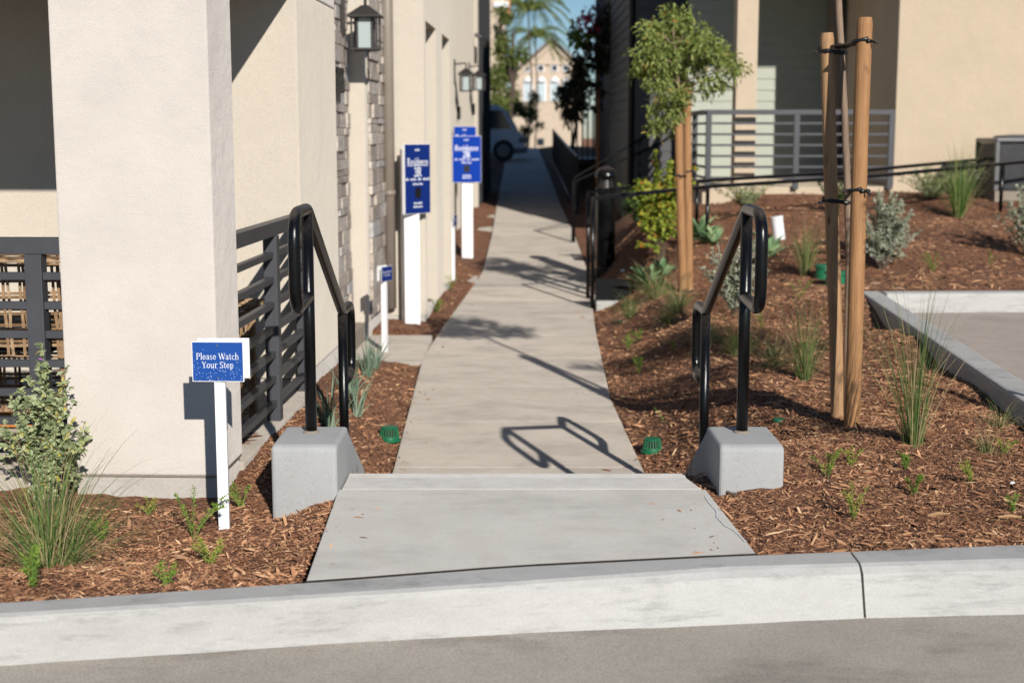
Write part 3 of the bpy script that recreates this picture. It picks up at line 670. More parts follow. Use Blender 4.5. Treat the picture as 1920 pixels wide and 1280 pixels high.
# porch floor
m=B(); m.box(-6,XF+.0,6.03,7.83,-.35,-.075); m.box(-6,XF-.62,5.75,6.029,-.35,-.075); m.build('porch_floor',M['path'],LB,bev=.01)
# stoop
m=B(); m.box(-2.4,-1.78,10.6,12.5,-.6,-.32); tag(m.build('entry_stoop',M['block'],bev=.01),kind='structure')
# downspout
m=B(); m.tube([(-1.695,13.72,-.34),(-1.695,13.72,5)],.055,16)
for z in(.75,3.2): m.lathe((-1.695,13.72,z),[(.062,0),(.062,.05)],16)
o=m.build('downspout',M['spout'],smooth=True); tag(o,'round taupe downspout running down the wall beside the stone strip','downspout')
# railings
def railing(P0,P1,posts,z0,z1,nm,label,nmid=6,endpost=True,rt=.031,tt=.068,xf=BM,group=None,zpost=None,mat='metal',depth=.05):
    P0=Vector(P0);P1=Vector(P1); d=(P1-P0); L=d.length; d.normalize(); ang=math.atan2(d.y,d.x)
    c0=xf@Vector((P0.x,P0.y,z0)); root=thing(nm,c0,label,'railing',group)
    mid=(P0+P1)/2
    m=MB(xf); m.rbox((mid.x,mid.y,z1-tt/2),(L,depth+.01,tt),ang); m.build('top_rail',M[mat],root,bev=.003)
    for k in range(nmid):
        z=z1-tt-(k+1)*((z1-tt-z0)/(nmid+.5))+.03
        m=MB(xf); m.rbox((mid.x,mid.y,z),(L,depth*.7,rt),ang); m.build('bar',M[mat],root,bev=.002)
    for t in posts:
        p=P0+d*t*L; m=MB(xf); m.rbox((p.x,p.y,(z1-tt+z0-.05)/2-.001),(depth+.022,depth+.018,z1-tt-z0+.05),ang); m.build('post',M[mat],root,bev=.003)
    return root
railing((-4.6,5.86),(XF-.628,5.86),[.1,.45,(4.6-2.215)/(4.6-2.028)],-.075,.918,'porch_railing','charcoal metal porch railing left of the stucco pillar, in front of the wicker chairs',7,group='charcoal porch railings')
railing((XF-.05,6.022),(XF-.05,7.835),[.52,.975],-.075,.918,'porch_railing','charcoal metal porch railing running back from the pillar beside the path',7,group='charcoal porch railings')
# lanterns
def lantern(c,label,k=1.0):
    root=thing('wall_lantern',BM@Vector(c),label,'lantern','wall lanterns along the pale building')
    x,y,z=c   # z bottom of cage, x on the wall
    cx=x+.20; w=.105*k
    m=B(); m.box(x,x+.02,y-.055,y+.055,z+.13,z+.52); m.build('back_plate',M['lampmetal'],root,bev=.004)
    m=B(); m.tube(fillet([(x+.02,y,z+.44),(cx,y,z+.46),(cx,y,z+.36)],.03),.012,8); m.build('arm',M['lampmetal'],root,smooth=True)
    m=B(); e=w*1.32
    m.add([(cx-e,y-e,z+.285),(cx+e,y-e,z+.285),(cx+e,y+e,z+.285),(cx-e,y+e,z+.285),(cx-.03,y-.03,z+.37),(cx+.03,y-.03,z+.37),(cx+.03,y+.03,z+.37),(cx-.03,y+.03,z+.37),
      (cx-e,y-e,z+.27),(cx+e,y-e,z+.27),(cx+e,y+e,z+.27),(cx-e,y+e,z+.27)],[(0,1,5,4),(1,2,6,5),(2,3,7,6),(3,0,4,7),(4,5,6,7),(8,9,1,0),(9,10,2,1),(10,11,3,2),(11,8,0,3),(11,10,9,8)])
    m.build('lamp_roof',M['lampmetal'],root)
    m=B()
    for a,b in((-1,-1),(1,-1),(1,1),(-1,1)): m.rbox((cx+a*w,y+b*w,z+.137),(.014,.014,.265))
    for b in(-1,1): m.rbox((cx,y+b*w,z+.008),(2*w+.012,.016,.018)); m.rbox((cx+b*w,y,z+.0081),(.016,2*w-.018,.017))
    m.rbox((cx,y,z+.012),(2*w,2*w-.02,.006)); 
    m.build('cage',M['lampmetal'],root)
    m=B(); q=w*.6
    for a,b in((-1,-1),(1,-1),(1,1),(-1,1)): m.rbox((cx+a*q,y+b*q,z+.14),(.018,.018,.25))
    m.build('inner_frame',M['lampmetal'],root)
    m=B(); m.box(cx-q+.004,cx+q-.004,y-q+.004,y+q-.004,z+.018,z+.262); m.build('glass',M['frost'],root)
lantern((-1.885,12.15,PY(685,95,12.2).z),'nearest wall lantern with frosted glass on the stone strip')
lantern((-1.838,23.7,PY(873,172,23.8).z),'second wall lantern, halfway down the pale building',.95)
lantern((-1.838,27.3,PY(903,170,27.4).z),'farthest wall lantern, partly behind the second one',.95)
# house number
m=B(); g=B()
zc=PY(648,150,11.9).z
letter(m,'1166',.19,(-1.835,11.55,zc-.10),(0,1,0),(0,0,1),(1,0,0),bold=1.3)
nv=len(m.v)
o=m.build('house_number',M['blackflat']); so=o.modifiers.new('thick','SOLIDIFY'); so.thickness=.02; tag(o,'black metal house number fixed to the stone strip under the nearest lantern','house number')
# door bells / hose bibs
for (y,px,py) in((24.3,855,212),(28.2,883,205)):
    z=PY(px,py,y).z; m=B(); m.rbox((-1.81,y,z),(.06,.09,.22)); m.build('intercom',M['blackflat'],bev=.01)
    tag(bpy.context.scene.objects[-1] if False else col.objects[-1],'small black box on the far pale wall, %s'%('below the second lantern' if y<26 else 'below the farthest lantern'),'intercom','black boxes on the far wall')
m=B(); z=PY(895,70,28).z; m.tube([(-1.8,28.6,z+.1),(-1.66,28.6,z+.02)],.04,10); m.tube([(-1.66,28.6,z+.02),(-1.60,28.4,z-.14)],.045,10); tag(m.build('security_light',M['lampmetal']),'small dark security light high on the far pale wall','light')

# ------------------------------------------------------------------ porch furniture
def lattice(mb,O,U,V,w,h,nu,nv,t=.012,th=.012,wob=.003):
    O=Vector(O);U=Vector(U).normalized();V=Vector(V).normalized();Nn=U.cross(V)
    r=random.Random(int(abs(O.x*1000))+nu)
    def strip(a,b,s,off):
        n=6; pts=[]
        for i in range(n+1):
            p=a.lerp(b,i/n)+Nn*(off+.003*math.sin(i*3.1))+s*r.uniform(-wob,wob); pts.append(p)
        vs=[];fs=[]
        for p in pts: vs+= [p-s*t/2+Nn*.003,p+s*t/2+Nn*.003,p+s*t/2-Nn*.003,p-s*t/2-Nn*.003]
        for i in range(n):
            for j in range(4): fs.append((i*4+j,i*4+(j+1)%4,(i+1)*4+(j+1)%4,(i+1)*4+j))
        mb.add(vs,fs)
    for i in range(nu+1):
        u=w*i/nu
        for dd in(-.010,.010): strip(O+U*(u+dd),O+U*(u+dd)+V*h,U,0)
    for j in range(nv+1):
        v=h*j/nv
        for dd in(-.010,.010): strip(O+V*(v+dd),O+V*(v+dd)+U*w,V,.007)
def weave(mb,O,U,V,w,h,pitch=.016):
    O=Vector(O);U=Vector(U).normalized();V=Vector(V).normalized();Nn=U.cross(V); n=int(h/pitch)
    for j in range(n):
        a=O+V*(pitch*(j+.5)); k=int(w/.05)+1
        pts=[a+U*(w*i/k)+Nn*(.006*(1 if (i+j)%2 else -1)) for i in range(k+1)]
        mb.tube(pts,pitch*.46,5)
def wicker_chair(loc,rz,label):
    root=thing('wicker_chair',loc,label,'chair','wicker chairs on the porch',rz=rz)
    mat=rootmat(root); X=lambda: MB(mat)
    m=X(); lattice(m,(-.33,-.32,.06),(1,0,0),(0,0,1),.66,.36,9,6); m.build('front_panel',M['wicker'],root)
    for s in(-1,1):
        m=X(); lattice(m,(s*.34,-.32,.06),(0,1,0),(0,0,1),.60,.50,8,8); m.build('side_panel',M['wicker'],root)
        m=X(); weave(m,(s*.34-.06,-.34,.60),(1,0,0),(0,1,0),.12,.62); m.build('arm',M['wicker'],root)
        m=X(); weave(m,(s*.34-.06,-.345,.545),(1,0,0),(0,0,1),.12,.07); m.build('arm_front',M['wicker'],root)
        for y in(-.32,.28): 
            m=X(); m.rbox((s*.34,y,.30),(.035,.035,.60)); m.build('leg',M['wicker'],root)
    m=X(); weave(m,(-.34,-.34,.40),(1,0,0),(0,0,1),.68,.07); m.build('seat_rim',M['wicker'],root)
    m=X(); lattice(m,(-.33,.30,.42),(1,0,0),(0,.12,1),.66,.44,9,6); m.build('back_panel',M['wicker'],root)
    m=X(); weave(m,(-.35,.345,.84),(1,0,0),(0,.1,1),.70,.08); m.build('back_rim',M['wicker'],root)
    m=X(); m.rbox((0,-.02,.50),(.60,.56,.12)); m.build('seat_cushion',M['cushion'],root,bev=.03)
    return root
c1=BM@Vector((-2.62,6.50,-.075)); wicker_chair(c1,R(184),'woven wicker armchair behind the railing at the left edge')
c2=BM@Vector((-1.93,6.68,-.075)); wicker_chair(c2,R(172),'woven wicker armchair partly hidden behind the stucco pillar')
tb=BM@Vector((-2.6,6.15,-.075)); root=thing('low_table',tb,'low orange wooden table at floor level behind the porch railing','table')
m=MB(Matrix.Translation(tb)); m.rbox((0,0,.155),(1.15,.22,.035)); m.build('table_top',M['orange'],root,bev=.004)
for sx in(-.5,.5): m=MB(Matrix.Translation(tb)); m.rbox((sx,0,.068),(.05,.18,.135)); m.build('leg',M['orange'],root)

# ------------------------------------------------------------------ right building
RX=PY(1676,300,19).x
RB=thing('tan_building',(4.5,19.2,.5),'tan stucco and green siding building with a railed porch right of the path','building')
m=MB(); m.box(RX,14,19,26,.35,7.5); m.build('stucco_block',M['stucco_tan'],RB,bev=.01)
CX0=PY(1378,200,19.2).x; CX1=PY(1417,200,19.2).x
m=MB(); m.box(CX0,CX1,19.15,19.45,.642,3.93); m.build('porch_column',M['stucco_tan'],RB,bev=.01)
m=MB(); m.box(2.95,RX-.002,19.05,23.5,3.93,7.5); m.build('upper_storey',M['siding'],RB)
PXL=PY(1322,300,19).x
m=MB(); m.box(PXL-.03,RX-.002,18.98,22.28,-.2,.64); m.build('porch_base',M['stucco_tan'],RB)
def siding(x0,x1,y,z0,z1,pitch,mat,face=(0,-1),thk=.02,parent=RB,nm='siding_wall'):
    m=MB(); z=z0
    while z<z1:
        zt=min(z+pitch,z1)
        if face==(0,-1): m.add([(x0,y-thk,z),(x1,y-thk,z),(x1,y-.004,zt),(x0,y-.004,zt),(x0,y,z),(x1,y,z)],[(0,1,2,3),(4,5,1,0)])
        else: m.add([(y-thk,x0,z),(y-thk,x1,z),(y-.004,x1,zt),(y-.004,x0,zt),(y,x0,z),(y,x1,z)],[(3,2,1,0),(0,1,5,4)])
        z+=pitch
    if face==(0,-1): m.box(x0,x1,y,y+.15,z0,z1)
    else: m.box(y,y+.15,x0,x1,z0,z1)
    return m.build(nm,M[mat],parent)
siding(2.72,RX-.003,22.3,.641,3.93,.17,'siding')
m=MB(); m.box(4.83,4.98,21.9,22.27,.645,3.92); m.build('door_trim',M['spout'],RB)
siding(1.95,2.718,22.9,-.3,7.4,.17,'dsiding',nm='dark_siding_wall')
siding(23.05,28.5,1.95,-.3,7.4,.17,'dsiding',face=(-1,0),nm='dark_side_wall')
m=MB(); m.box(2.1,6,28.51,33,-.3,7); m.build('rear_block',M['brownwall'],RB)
m=MB(); m.box(2.75,6,33.01,48,-.3,8.5); m.build('far_block',M['charcoalwall'],RB)
m=MB(); m.tube([(1.90,23.0,-.2),(1.90,23.0,7)],.05,10); m.build('drain_pipe',M['blackflat'],RB)
I=Matrix.Identity(4)
zt=PY(1500,206,18.95).z
railing((PXL,18.93),(RX-.03,18.93),[.012,(PY(1493,300,18.9).x-PXL)/(RX-.03-PXL),.985],.66,zt,'porch_railing','grey horizontal-bar railing across the porch of the tan building',6,xf=I,rt=.03,tt=.065,group='charcoal porch railings')
railing((PXL+.0,18.99),(PXL+.0,22.2),[.35,.97],.66,zt,'porch_railing','short side return of the porch railing on the tan building, seen edge-on',6,xf=I,rt=.03,tt=.065,group='charcoal porch railings')
# air conditioner
ax=PY(1868,300,17.6).x; az=T(ax+.4,17.8)
root=thing('air_conditioner',(ax+.4,17.9,az),'grey louvred air conditioning unit at the right edge by the tan wall','air conditioner')
m=MB(); m.box(ax-.03,ax+.85,17.5,18.35,az-.05,az+.08); m.build('pad',M['block'],root)
ztp=PY(1900,256,17.6).z
m=MB(); m.box(ax+.02,ax+.78,17.6,18.3,az+.08,ztp-.08); m.build('core',M['blackflat'],root)
m=MB()
for i in range(25): m.rbox((ax+.03+i*.031,17.585,(az+.10+ztp-.09)/2),(.010,.02,ztp-az-.20))
for i in range(22): m.rbox((ax+.005,17.62+i*.031,(az+.10+ztp-.09)/2),(.02,.010,ztp-az-.20))
m.build('grille',M['steelgrey'],root)
m=MB()
for a,b in((ax,17.58),(ax+.80,17.58),(ax,18.32),(ax+.80,18.32)): m.rbox((a,b,(az+.08+ztp-.06)/2),(.05,.05,ztp-az-.14))
m.build('corner_post',M['steelgrey'],root,bev=.006)
m=MB(); m.box(ax-.03,ax+.83,17.55,18.35,ztp-.075,ztp-.02); m.build('lid',M['steelgrey'],root,bev=.02)
m=MB(); m.lathe((ax+.4,17.95,ztp-.02),[(.33,0),(.30,.03),(.1,.045)],24); m.build('fan_guard',M['steelgrey'],root)

# ------------------------------------------------------------------ bollard, ramp rails, stair rails
bz=-.36; bp=PZ(1135,505,bz); root=thing('bollard_light',(bp.x,bp.y,bz-.05),'black cylindrical bollard light with domed top beside the path','bollard')
r=.122; zt=PY(1135,312,bp.y).z
m=MB(); m.lathe((bp.x,bp.y,bz-.1),[(r*1.15,0),(r*1.15,.12),(r,.14),(r,zt-bz-.17)],24); m.build('shaft',M['black'],root,smooth=False)
m=MB(); m.lathe((bp.x,bp.y,zt-.27),[(r*.72,0),(r*.55,.13)],20); m.build('lens',M['lampmetal'],root)
for k in range(4): a=k*math.pi/2+.4; MB().rbox((bp.x+r*.9*math.cos(a),bp.y+r*.9*math.sin(a),zt-.2),(.014,.014,.16)).build('cage_bar',M['black'],root)
m=MB(); m.lathe((bp.x,bp.y,zt-.14),[(r*1.12,0),(r*1.12,.03),(r*1.0,.075),(r*.75,.115),(r*.35,.138),(.01,.145)],24); m.build('dome',M['black'],root,smooth=True)
# ramp with its two rails
ry=14.9; p0=PY(1112,372,ry); p1=PY(1327,350,ry+.9); p2=PY(1640,330,16.2); p3=PY(1925,303,17.0)
root=thing('ramp_railing',(p0.x,ry,-.4),'long black pipe railing rising to the right along the ramp, nearer of the two','railing','black ramp railings')
def ramp_rail(root,off,dz):
    q=[p+Vector((0,off,dz)) for p in(p0,p1,p2,p3)]
    m=MB(); m.tube([q[0]+Vector((0,0,-.02))]+q+[q[-1]+Vector((1.5,.3,.1))],.022,10); m.build('top_rail',M['black'],root,smooth=True)
    for p in (q[0],q[1],PY(1880,306,16.9)+Vector((0,off,dz))):
        zb=T(p.x,p.y)-.1
        if p is q[0]: zb=-.5
        m=MB(); m.tube([(p.x,p.y,zb),(p.x,p.y,p.z)],.022,10); m.build('post',M['black'],root,smooth=True)
ramp_rail(root,0,0)
m=MB(); m.box(p0.x+.03,1.62,ry-.02,ry+.01,-.385,-.17); m.build('kick_plate',M['railflat'],root,bev=.004)
root=thing('ramp_railing',(p0.x,ry+1.3,-.4),'long black pipe railing rising to the right along the ramp, farther of the two','railing','black ramp railings')
ramp_rail(root,.9,.03)
m=MB(); m.prism([(p0.x+.04,ry-.06),(1.62,ry+.06),(1.62,ry+.18),(p0.x+.04,ry+.08)],-.6,-.40); tag(m.build('ramp_kerb',M['kerb'],bev=.01),kind='structure')
m=MB(); m.add([(p0.x+.03,ry+.13,-.46),(1.9,ry+.24,-.44),(1.9,ry+1.5,-.40),(p0.x+.03,ry+1.25,-.45)],[(0,1,2,3)]); tag(m.build('ramp',M['path']),kind='structure')
# stair rails of the dark building
yb=22.6
for i,(dx,lab) in enumerate(((0,'black bent handrail climbing to the dark siding building behind the bollard'),(.14,'second black bent handrail parallel to the first behind the bollard'))):
    a=PY(1074+i*3,335+i*6,yb); b=PY(1200+i*40,262+i*6,yb+.3); c=PY(1245+i*35,232+i*4,yb+.1)
    root=thing('stair_handrail',(a.x,yb,-.4),lab,'handrail','black stair handrails')
    m=MB(); m.tube(fillet([(a.x,yb,-.45),(a.x,yb,a.z),tuple(b),tuple(c)],.08),.017,8); m.build('rail',M['railflat'],root,smooth=True)
    m=MB(); m.tube([(b.x,b.y,-.2),tuple(b)],.016,8); m.build('post',M['railflat'],root)
# far balcony with picket railing
root=thing('dark_balcony',(2.0,34,-.1),'dark raised balcony with picket railing far down the alley','balcony')
m=MB(); m.box(1.35,2.74,33.1,36,.62,.75); m.build('deck',M['blackflat'],root)
z0,z1=.75,PY(1060,203,33.1).z
m=MB(); m.box(1.33,2.74,33.08,33.13,z1-.05,z1); m.box(1.33,1.37,33.131,36,z1-.05,z1); m.build('top_rail',M['blackflat'],root)
for i in range(12):
    m=MB(); x=1.36+i*.122; m.box(x,x+.035,33.09,33.125,z0+.001,z1-.051); m.build('picket',M['blackflat'],root)
m=MB(); m.box(1.36,1.46,33.15,33.25,-.3,.619); m.box(2.3,2.4,33.15,33.25,-.3,.619); m.build('support',M['blackflat'],root)
m=MB(); m.box(1.55,2.74,33.9,36,-.3,.61); m.build('base_wall',M['brownwall'],root)

root=thing('picket_fence',(1.1,28,-.2),'black picket fence lining the right side of the shaded path','fence')
m=MB()
for z in(.12,1.12): m.tube([(float(xr(y))+.22,y,float(zpath(y))+z) for y in(27.5,33,38,46)],.025,6)
m.build('rail',M['blackflat'],root)
for i in range(46):
    y=27.5+i*.40; x=float(xr(y))+.22; z=float(zpath(y)); MB().box(x-.02,x+.02,y-.02,y+.02,z-.1,z+1.12).build('picket',M['blackflat'],root)
# ------------------------------------------------------------------ small ground things
def drain(p,label,s=1.0):
    root=thing('drain_grate',(p.x,p.y,p.z),label,'drain cover','green domed drain grates')
    m=MB(); m.lathe((p.x,p.y,p.z-.01),[(.064*s,0),(.064*s,.012),(.052*s,.014),(.049*s,.03)],22); m.build('rim',M['green'],root)
    m=MB()
    for k in range(20):
        a=k*2*math.pi/20; m.tube([(p.x+.052*s*math.cos(a),p.y+.052*s*math.sin(a),p.z+.012),(p.x+.043*s*math.cos(a),p.y+.043*s*math.sin(a),p.z+.066*s)],.0042,5)
    m.build('ribs',M['green'],root)
    m=MB(); m.lathe((p.x,p.y,p.z+.062*s),[(.047*s,0),(.047*s,.006),(.040*s,.010)],22); m.build('cap',M['green'],root)
    m=MB(); m.lathe((p.x,p.y,p.z),[(.042*s,0),(.036*s,.060*s)],14); m.build('core',M['gap'],root)
p=PZ(730,816,-.45); p.z=T(p.x,p.y)+.018; drain(p,'green domed drain grate left of the path in the mulch',1.1)
p=PZ(1223,826,-.42); p.z=T(p.x,p.y)+.012; drain(p,'green domed drain grate right of the path, half sunk in mulch',1.05)
for px,py,r_,lab in((1545,520,.085,'pale green round valve box lid behind the tall stakes, left of its neighbour'),(1568,533,.10,'green round valve box standing behind the right tall stake')):
    p=PT(px,py); root=thing('valve_box',tuple(p),lab,'valve box','green irrigation valve boxes')
    m=MB(); m.lathe((p.x,p.y,p.z-.03),[(r_,0),(r_*.9,.12)],22); m.build('body',M['green'],root)
    m=MB(); m.lathe((p.x,p.y,p.z+.091),[(r_*1.05,0),(r_*1.05,.02),(r_*.95,.028)],22); m.build('lid',M['greenpale'],root)
p=PT(1460,436); root=thing('white_pipe',tuple(p),'short white pipe stub leaning in the mulch bed','pipe')
m=MB(); m.tube([(p.x+.015,p.y,p.z-.03),(p.x-.025,p.y,p.z+.23)],.066,20); m.build('pipe',M['whitepole'],root,smooth=False)
m=MB(); m.tube([(p.x-.024,p.y,p.z+.225),(p.x-.028,p.y,p.z+.25)],.070,20); m.build('cap',M['whitepole'],root)
p=PZ(738,592,-.46); p.z=-.46; root=thing('white_jug',tuple(p),'white jug with a red cap standing against the wall','jug')
m=MB(); m.lathe(p,[(.085,-.02),(.09,.02),(.088,.15),(.05,.2)],18); m.build('body',M['whitepole'],root,smooth=True)
m=MB(); m.rbox(p+Vector((0,0,.22)),(.10,.06,.05)); m.build('cap',M['red'],root,bev=.01)
for px,py,lab in((1460,790,'flat green plastic irrigation cap on the mulch right of the block'),(1166,603,'flat teal plastic cap on the mulch beside the path')):
    p=PT(px,py); m=MB(); m.lathe((p.x,p.y,p.z+.002),[(.032,0),(.030,.012),(.02,.016)],16); tag(m.build('irrigation_cap',M['greenpale']),lab,'irrigation cap','flat green irrigation caps')
for px,py,lab,s in((1898,908,'small white pebble-like scrap on the mulch near the right edge',.012),(1568,668,'white pebble in the mulch between the stakes and parking kerb',.014),(1420,590,'tiny white scrap in the mulch behind the right handrail',.012),(1168,520,'pale stone in the mulch behind the bollard',.03)):
    p=PT(px,py); m=MB(); m.lathe((p.x,p.y,p.z),[(s*.8,0),(s,s*.5),(s*.5,s)],7); tag(m.build('white_stone',M['white']),lab,'stone','white scraps in the mulch')
# sticks lying on the mulch
for i,(a,b,lab) in enumerate((((1325,915),(1388,936),'short brown stick lying against the right concrete block'),((1738,972),(1780,967),'pale splinter of wood on the mulch right of the landing'),((1870,975),(1915,973),'long tan bark piece near the right edge of the bed'))):
    p=PT(*a); q=PT(*b); m=MB(); mid=(p+q)/2+Vector((0,.01,.012)); m.tube([p+Vector((0,0,.01)),mid,q+Vector((0,0,.008))],[.006,.008,.004],6); tag(m.build('stick',M['stake' if i else 'trunk']),lab,'stick','wood pieces on the mulch')

# ------------------------------------------------------------------ plant generators
def leaves_arrays(P,D,L,W,fold=.25,roll=None):
    """P base points (n,3), D unit directions, arrays of length and width -> folded lens leaves"""
    n=len(P); up=np.tile(np.array([0,0,1.0]),(n,1)); S=np.cross(D,up); ln=np.linalg.norm(S,axis=1,keepdims=True); S=np.where(ln<1e-3,np.array([1.0,0,0]),S/np.maximum(ln,1e-3))
    Nn=np.cross(S,D)
    a=nr.uniform(-1.2,1.2,n)[:,None] if roll is None else np.full((n,1),roll)
    S2=S*np.cos(a)+Nn*np.sin(a); N2=-S*np.sin(a)+Nn*np.cos(a)
    L=L[:,None]; W=W[:,None]
    V=np.stack([P,P+D*L*.35+S2*W*.5+N2*W*fold,P+D*L*.72+S2*W*.38+N2*W*fold*.6,P+D*L-N2*W*.3,P+D*L*.72-S2*W*.38+N2*W*fold*.6,P+D*L*.35-S2*W*.5+N2*W*fold,P+D*L*.5],1).reshape(-1,3)
    q=np.array([[0,1,6,0],[1,2,6,1],[2,3,6,2],[3,4,6,3],[4,5,6,4],[5,0,6,5]])[:,:3]
    Fc=(q[None]+7*np.arange(n)[:,None,None]).reshape(-1,3); return V,Fc
def unit(v): return v/np.maximum(np.linalg.norm(v,axis=1,keepdims=True),1e-6)
def blades(n,base,h,spread,w,lean=.5,droop=.5,hvar=.35,rad=.03,seg=6,bend=None):
    """arching blades: returns verts, faces"""
    a=nr.uniform(0,2*math.pi,n); l=np.abs(nr.normal(0,lean,n)); H_=h*np.exp(nr.normal(-.1,hvar,n)); H_=np.minimum(H_,h*1.5)
    b0=np.stack([base[0]+np.cos(a)*rad*nr.rand(n),base[1]+np.sin(a)*rad*nr.rand(n),np.full(n,base[2]-.01)],1)
    dr=droop*nr.uniform(.2,1.6,n)
    ts=np.linspace(0,1,seg+1); rows=[]
    th=l[:,None]+dr[:,None]*ts[None]**1.6*1.6
    step=H_/seg; x=np.zeros(n); z=np.zeros(n); P=[]
    for i,t in enumerate(ts):
        P.append(b0+np.stack([np.cos(a)*x,np.sin(a)*x,z],1))
        if i<seg: x=x+np.sin(th[:,i])*step; z=z+np.cos(th[:,i])*step
    s=np.stack([-np.sin(a),np.cos(a),np.zeros(n)],1)*math.cos(.6)+np.stack([np.cos(a),np.sin(a),np.zeros(n)],1)*nr.choice([-.5,.5],n)[:,None]
    V=[]
    for i,t in enumerate(ts):
        ww=w*(1-t**2)*.5+.0003; V+= [P[i]-s*ww,P[i]+s*ww]
    V=np.stack(V,1).reshape(-1,3); k=2*(seg+1)
    q=np.array([[2*i,2*i+1,2*i+3,2*i+2] for i in range(seg)]); Fc=(q[None]+k*np.arange(n)[:,None,None]).reshape(-1,4); return V,Fc
def clump(p,h,n,label,w=.003,lean=.35,droop=.45,mat='blade',rad=.035,dry=.12,name='grass_clump',cat='grass clump',group='ornamental grass clumps'):
    root=thing(name,tuple(p),label,cat,group)
    V,Fc=blades(n,p,h,0,w,lean,droop,rad=rad); fastmesh('blades',V,Fc,M[mat],root)
    if dry:
        V,Fc=blades(max(4,int(n*dry)),p,h*1.15,0,w*.6,lean*1.5,droop*1.7,rad=rad); fastmesh('dry_stalks',V,Fc,M['dry'],root)
    return root
def shrub(p,h,wid,label,mat,ns=14,ll=.02,lw=.01,dens=130,name='shrub',cat='shrub',group='shrubs in the mulch beds',upright=.5,flowers=0,stemr=.004,side=4,bare=.15):
    root=thing(name,tuple(p),label,cat,group)
    st=MB(); Ps=[];Ds=[]
    for i in range(ns):
        a=rnd.uniform(0,6.28); le=rnd.uniform(.05,1)**.7*wid/2; hh=h*rnd.uniform(.6,1)*(1-.35*le/(wid/2)*(1 if upright else 0))
        e=Vector((math.cos(a)*le,math.sin(a)*le,hh)); b=Vector(p)+Vector((math.cos(a)*.01,math.sin(a)*.01,-.01))
        c=Vector((e.x*.25,e.y*.25,hh*.5))
        pts=[b+ (c*2*t*(1-t)*1.0+e*t*t) +Vector((rnd.uniform(-1,1),rnd.uniform(-1,1),0))*.006 for t in [k/6 for k in range(7)]]
        st.tube(pts,[stemr*(1-.8*k/6) for k in range(7)],5)
        segs=[(pts,bare)]
        for s_ in range(side):
            t0=rnd.uniform(.3,.9); o_=pts[int(t0*6)]; d=Vector((rnd.uniform(-1,1),rnd.uniform(-1,1),rnd.uniform(.2,1))).normalized()*h*rnd.uniform(.10,.24)
            q=[o_,o_+d*.5+Vector((0,0,.01)),o_+d]; st.tube(q,[stemr*.5,stemr*.35,stemr*.15],4); segs.append((q,0))
        for q,t0 in segs:
            L=sum((q[k+1]-q[k]).length for k in range(len(q)-1)); m_=max(3,int(L*dens))
            for j in range(m_):
                t=t0+(1-t0)*rnd.random()**.9; u=t*(len(q)-1); k=min(int(u),len(q)-2); pp=q[k].lerp(q[k+1],u-k); ax=(q[k+1]-q[k]).normalized()
                d=Vector((rnd.gauss(0,1),rnd.gauss(0,1),rnd.gauss(.3,.8)))+ax*.5; d.normalize(); Ps.append(tuple(pp)); Ds.append(tuple(d))
    st.build('stems',M['twig'],root)
    n=len(Ps); V,Fc=leaves_arrays(np.array(Ps),np.array(Ds),ll*nr.uniform(.6,1.3,n),lw*nr.uniform(.7,1.2,n)); fastmesh('leaves',V,Fc,M[mat],root)
    if flowers:
        ii=nr.choice(n,flowers); 
        for q_ in ii: V,Fc=leaves_arrays(np.array(Ps)[q_:q_+1],unit(nr.normal(0,1,(1,3))),np.full(1,.018),np.full(1,.014)); fastmesh('flower',V,Fc,M['purple'],root)
    return root
# near-left silver shrub and big grass
p=PZ(85,985,-.12)
p=PT(90,965); shrub(p,.80,.24,'tall grey-green leafy shrub with yellowing leaves beside the stucco pillar','lf_olive',13,.027,.018,160,upright=1,flowers=14)
p2=PT(120,940); shrub(p2,.36,.62,'low spreading grey-green shrub at the foot of the stucco pillar','lf_olive',13,.025,.016,110,upright=0)
p=PT(95,1060); clump(p,.36,420,'large arching green grass clump at the lower left corner',.0028,.60,.60,rad=.09,dry=.35)
# right bed grasses
p=PT(1712,835); clump(p,.52,130,'tall wispy green grass clump right of the tall stakes',.0030,.20,.25,rad=.045,dry=.35)
p=PT(1508,712); clump(p,.40,170,'thin green grass clump left of the tall stakes',.0028,.30,.4,rad=.04,dry=.3)
p=PT(1385,668); clump(p,.30,260,'low arching grass clump between the posts of the right handrail',.0028,.75,.7,rad=.05,dry=.3)
p=PT(1510,486); clump(p,.42,150,'upright grass clump just left of the tall stakes in the middle bed',.004,.2,.3,mat='bladeg',rad=.04,dry=.4)
p=PF(1797,16.6); clump(p,.66,230,'tall bright grass clump in front of the tan wall',.006,.25,.3,mat='bladeg',rad=.06,dry=.3)
p=PT(1230,560); clump(p,.32,260,'dry arching grass clump behind the small tree stakes',.004,.7,.7,rad=.06,dry=.6)
p=PT(1270,575); clump(p,.26,160,'pale arching grass tuft at the foot of the small tree stakes',.004,.8,.7,rad=.05,dry=.7)
p=PT(1875,800); clump(p,.16,60,'sparse curled dry grass tuft near the parking kerb',.002,.9,.9,rad=.03,dry=1.2)
p=PF(1185,13.2); clump(p,.22,130,'dry arching grass tuft near the ramp kerb at the path side',.004,.8,.7,rad=.05,dry=.7)
p=PT(1255,610); clump(p,.20,150,'straw-coloured grass tuft in front of the small tree stakes',.003,.85,.8,rad=.05,dry=1.0)
p=PT(1330,640); clump(p,.20,120,'dry fine grass tuft left of the right handrail rear loop',.003,.8,.8,rad=.04,dry=1.0)
p=PT(1450,690); clump(p,.22,110,'fine dry grass tuft right of the right handrail',.0028,.7,.7,rad=.04,dry=1.0)
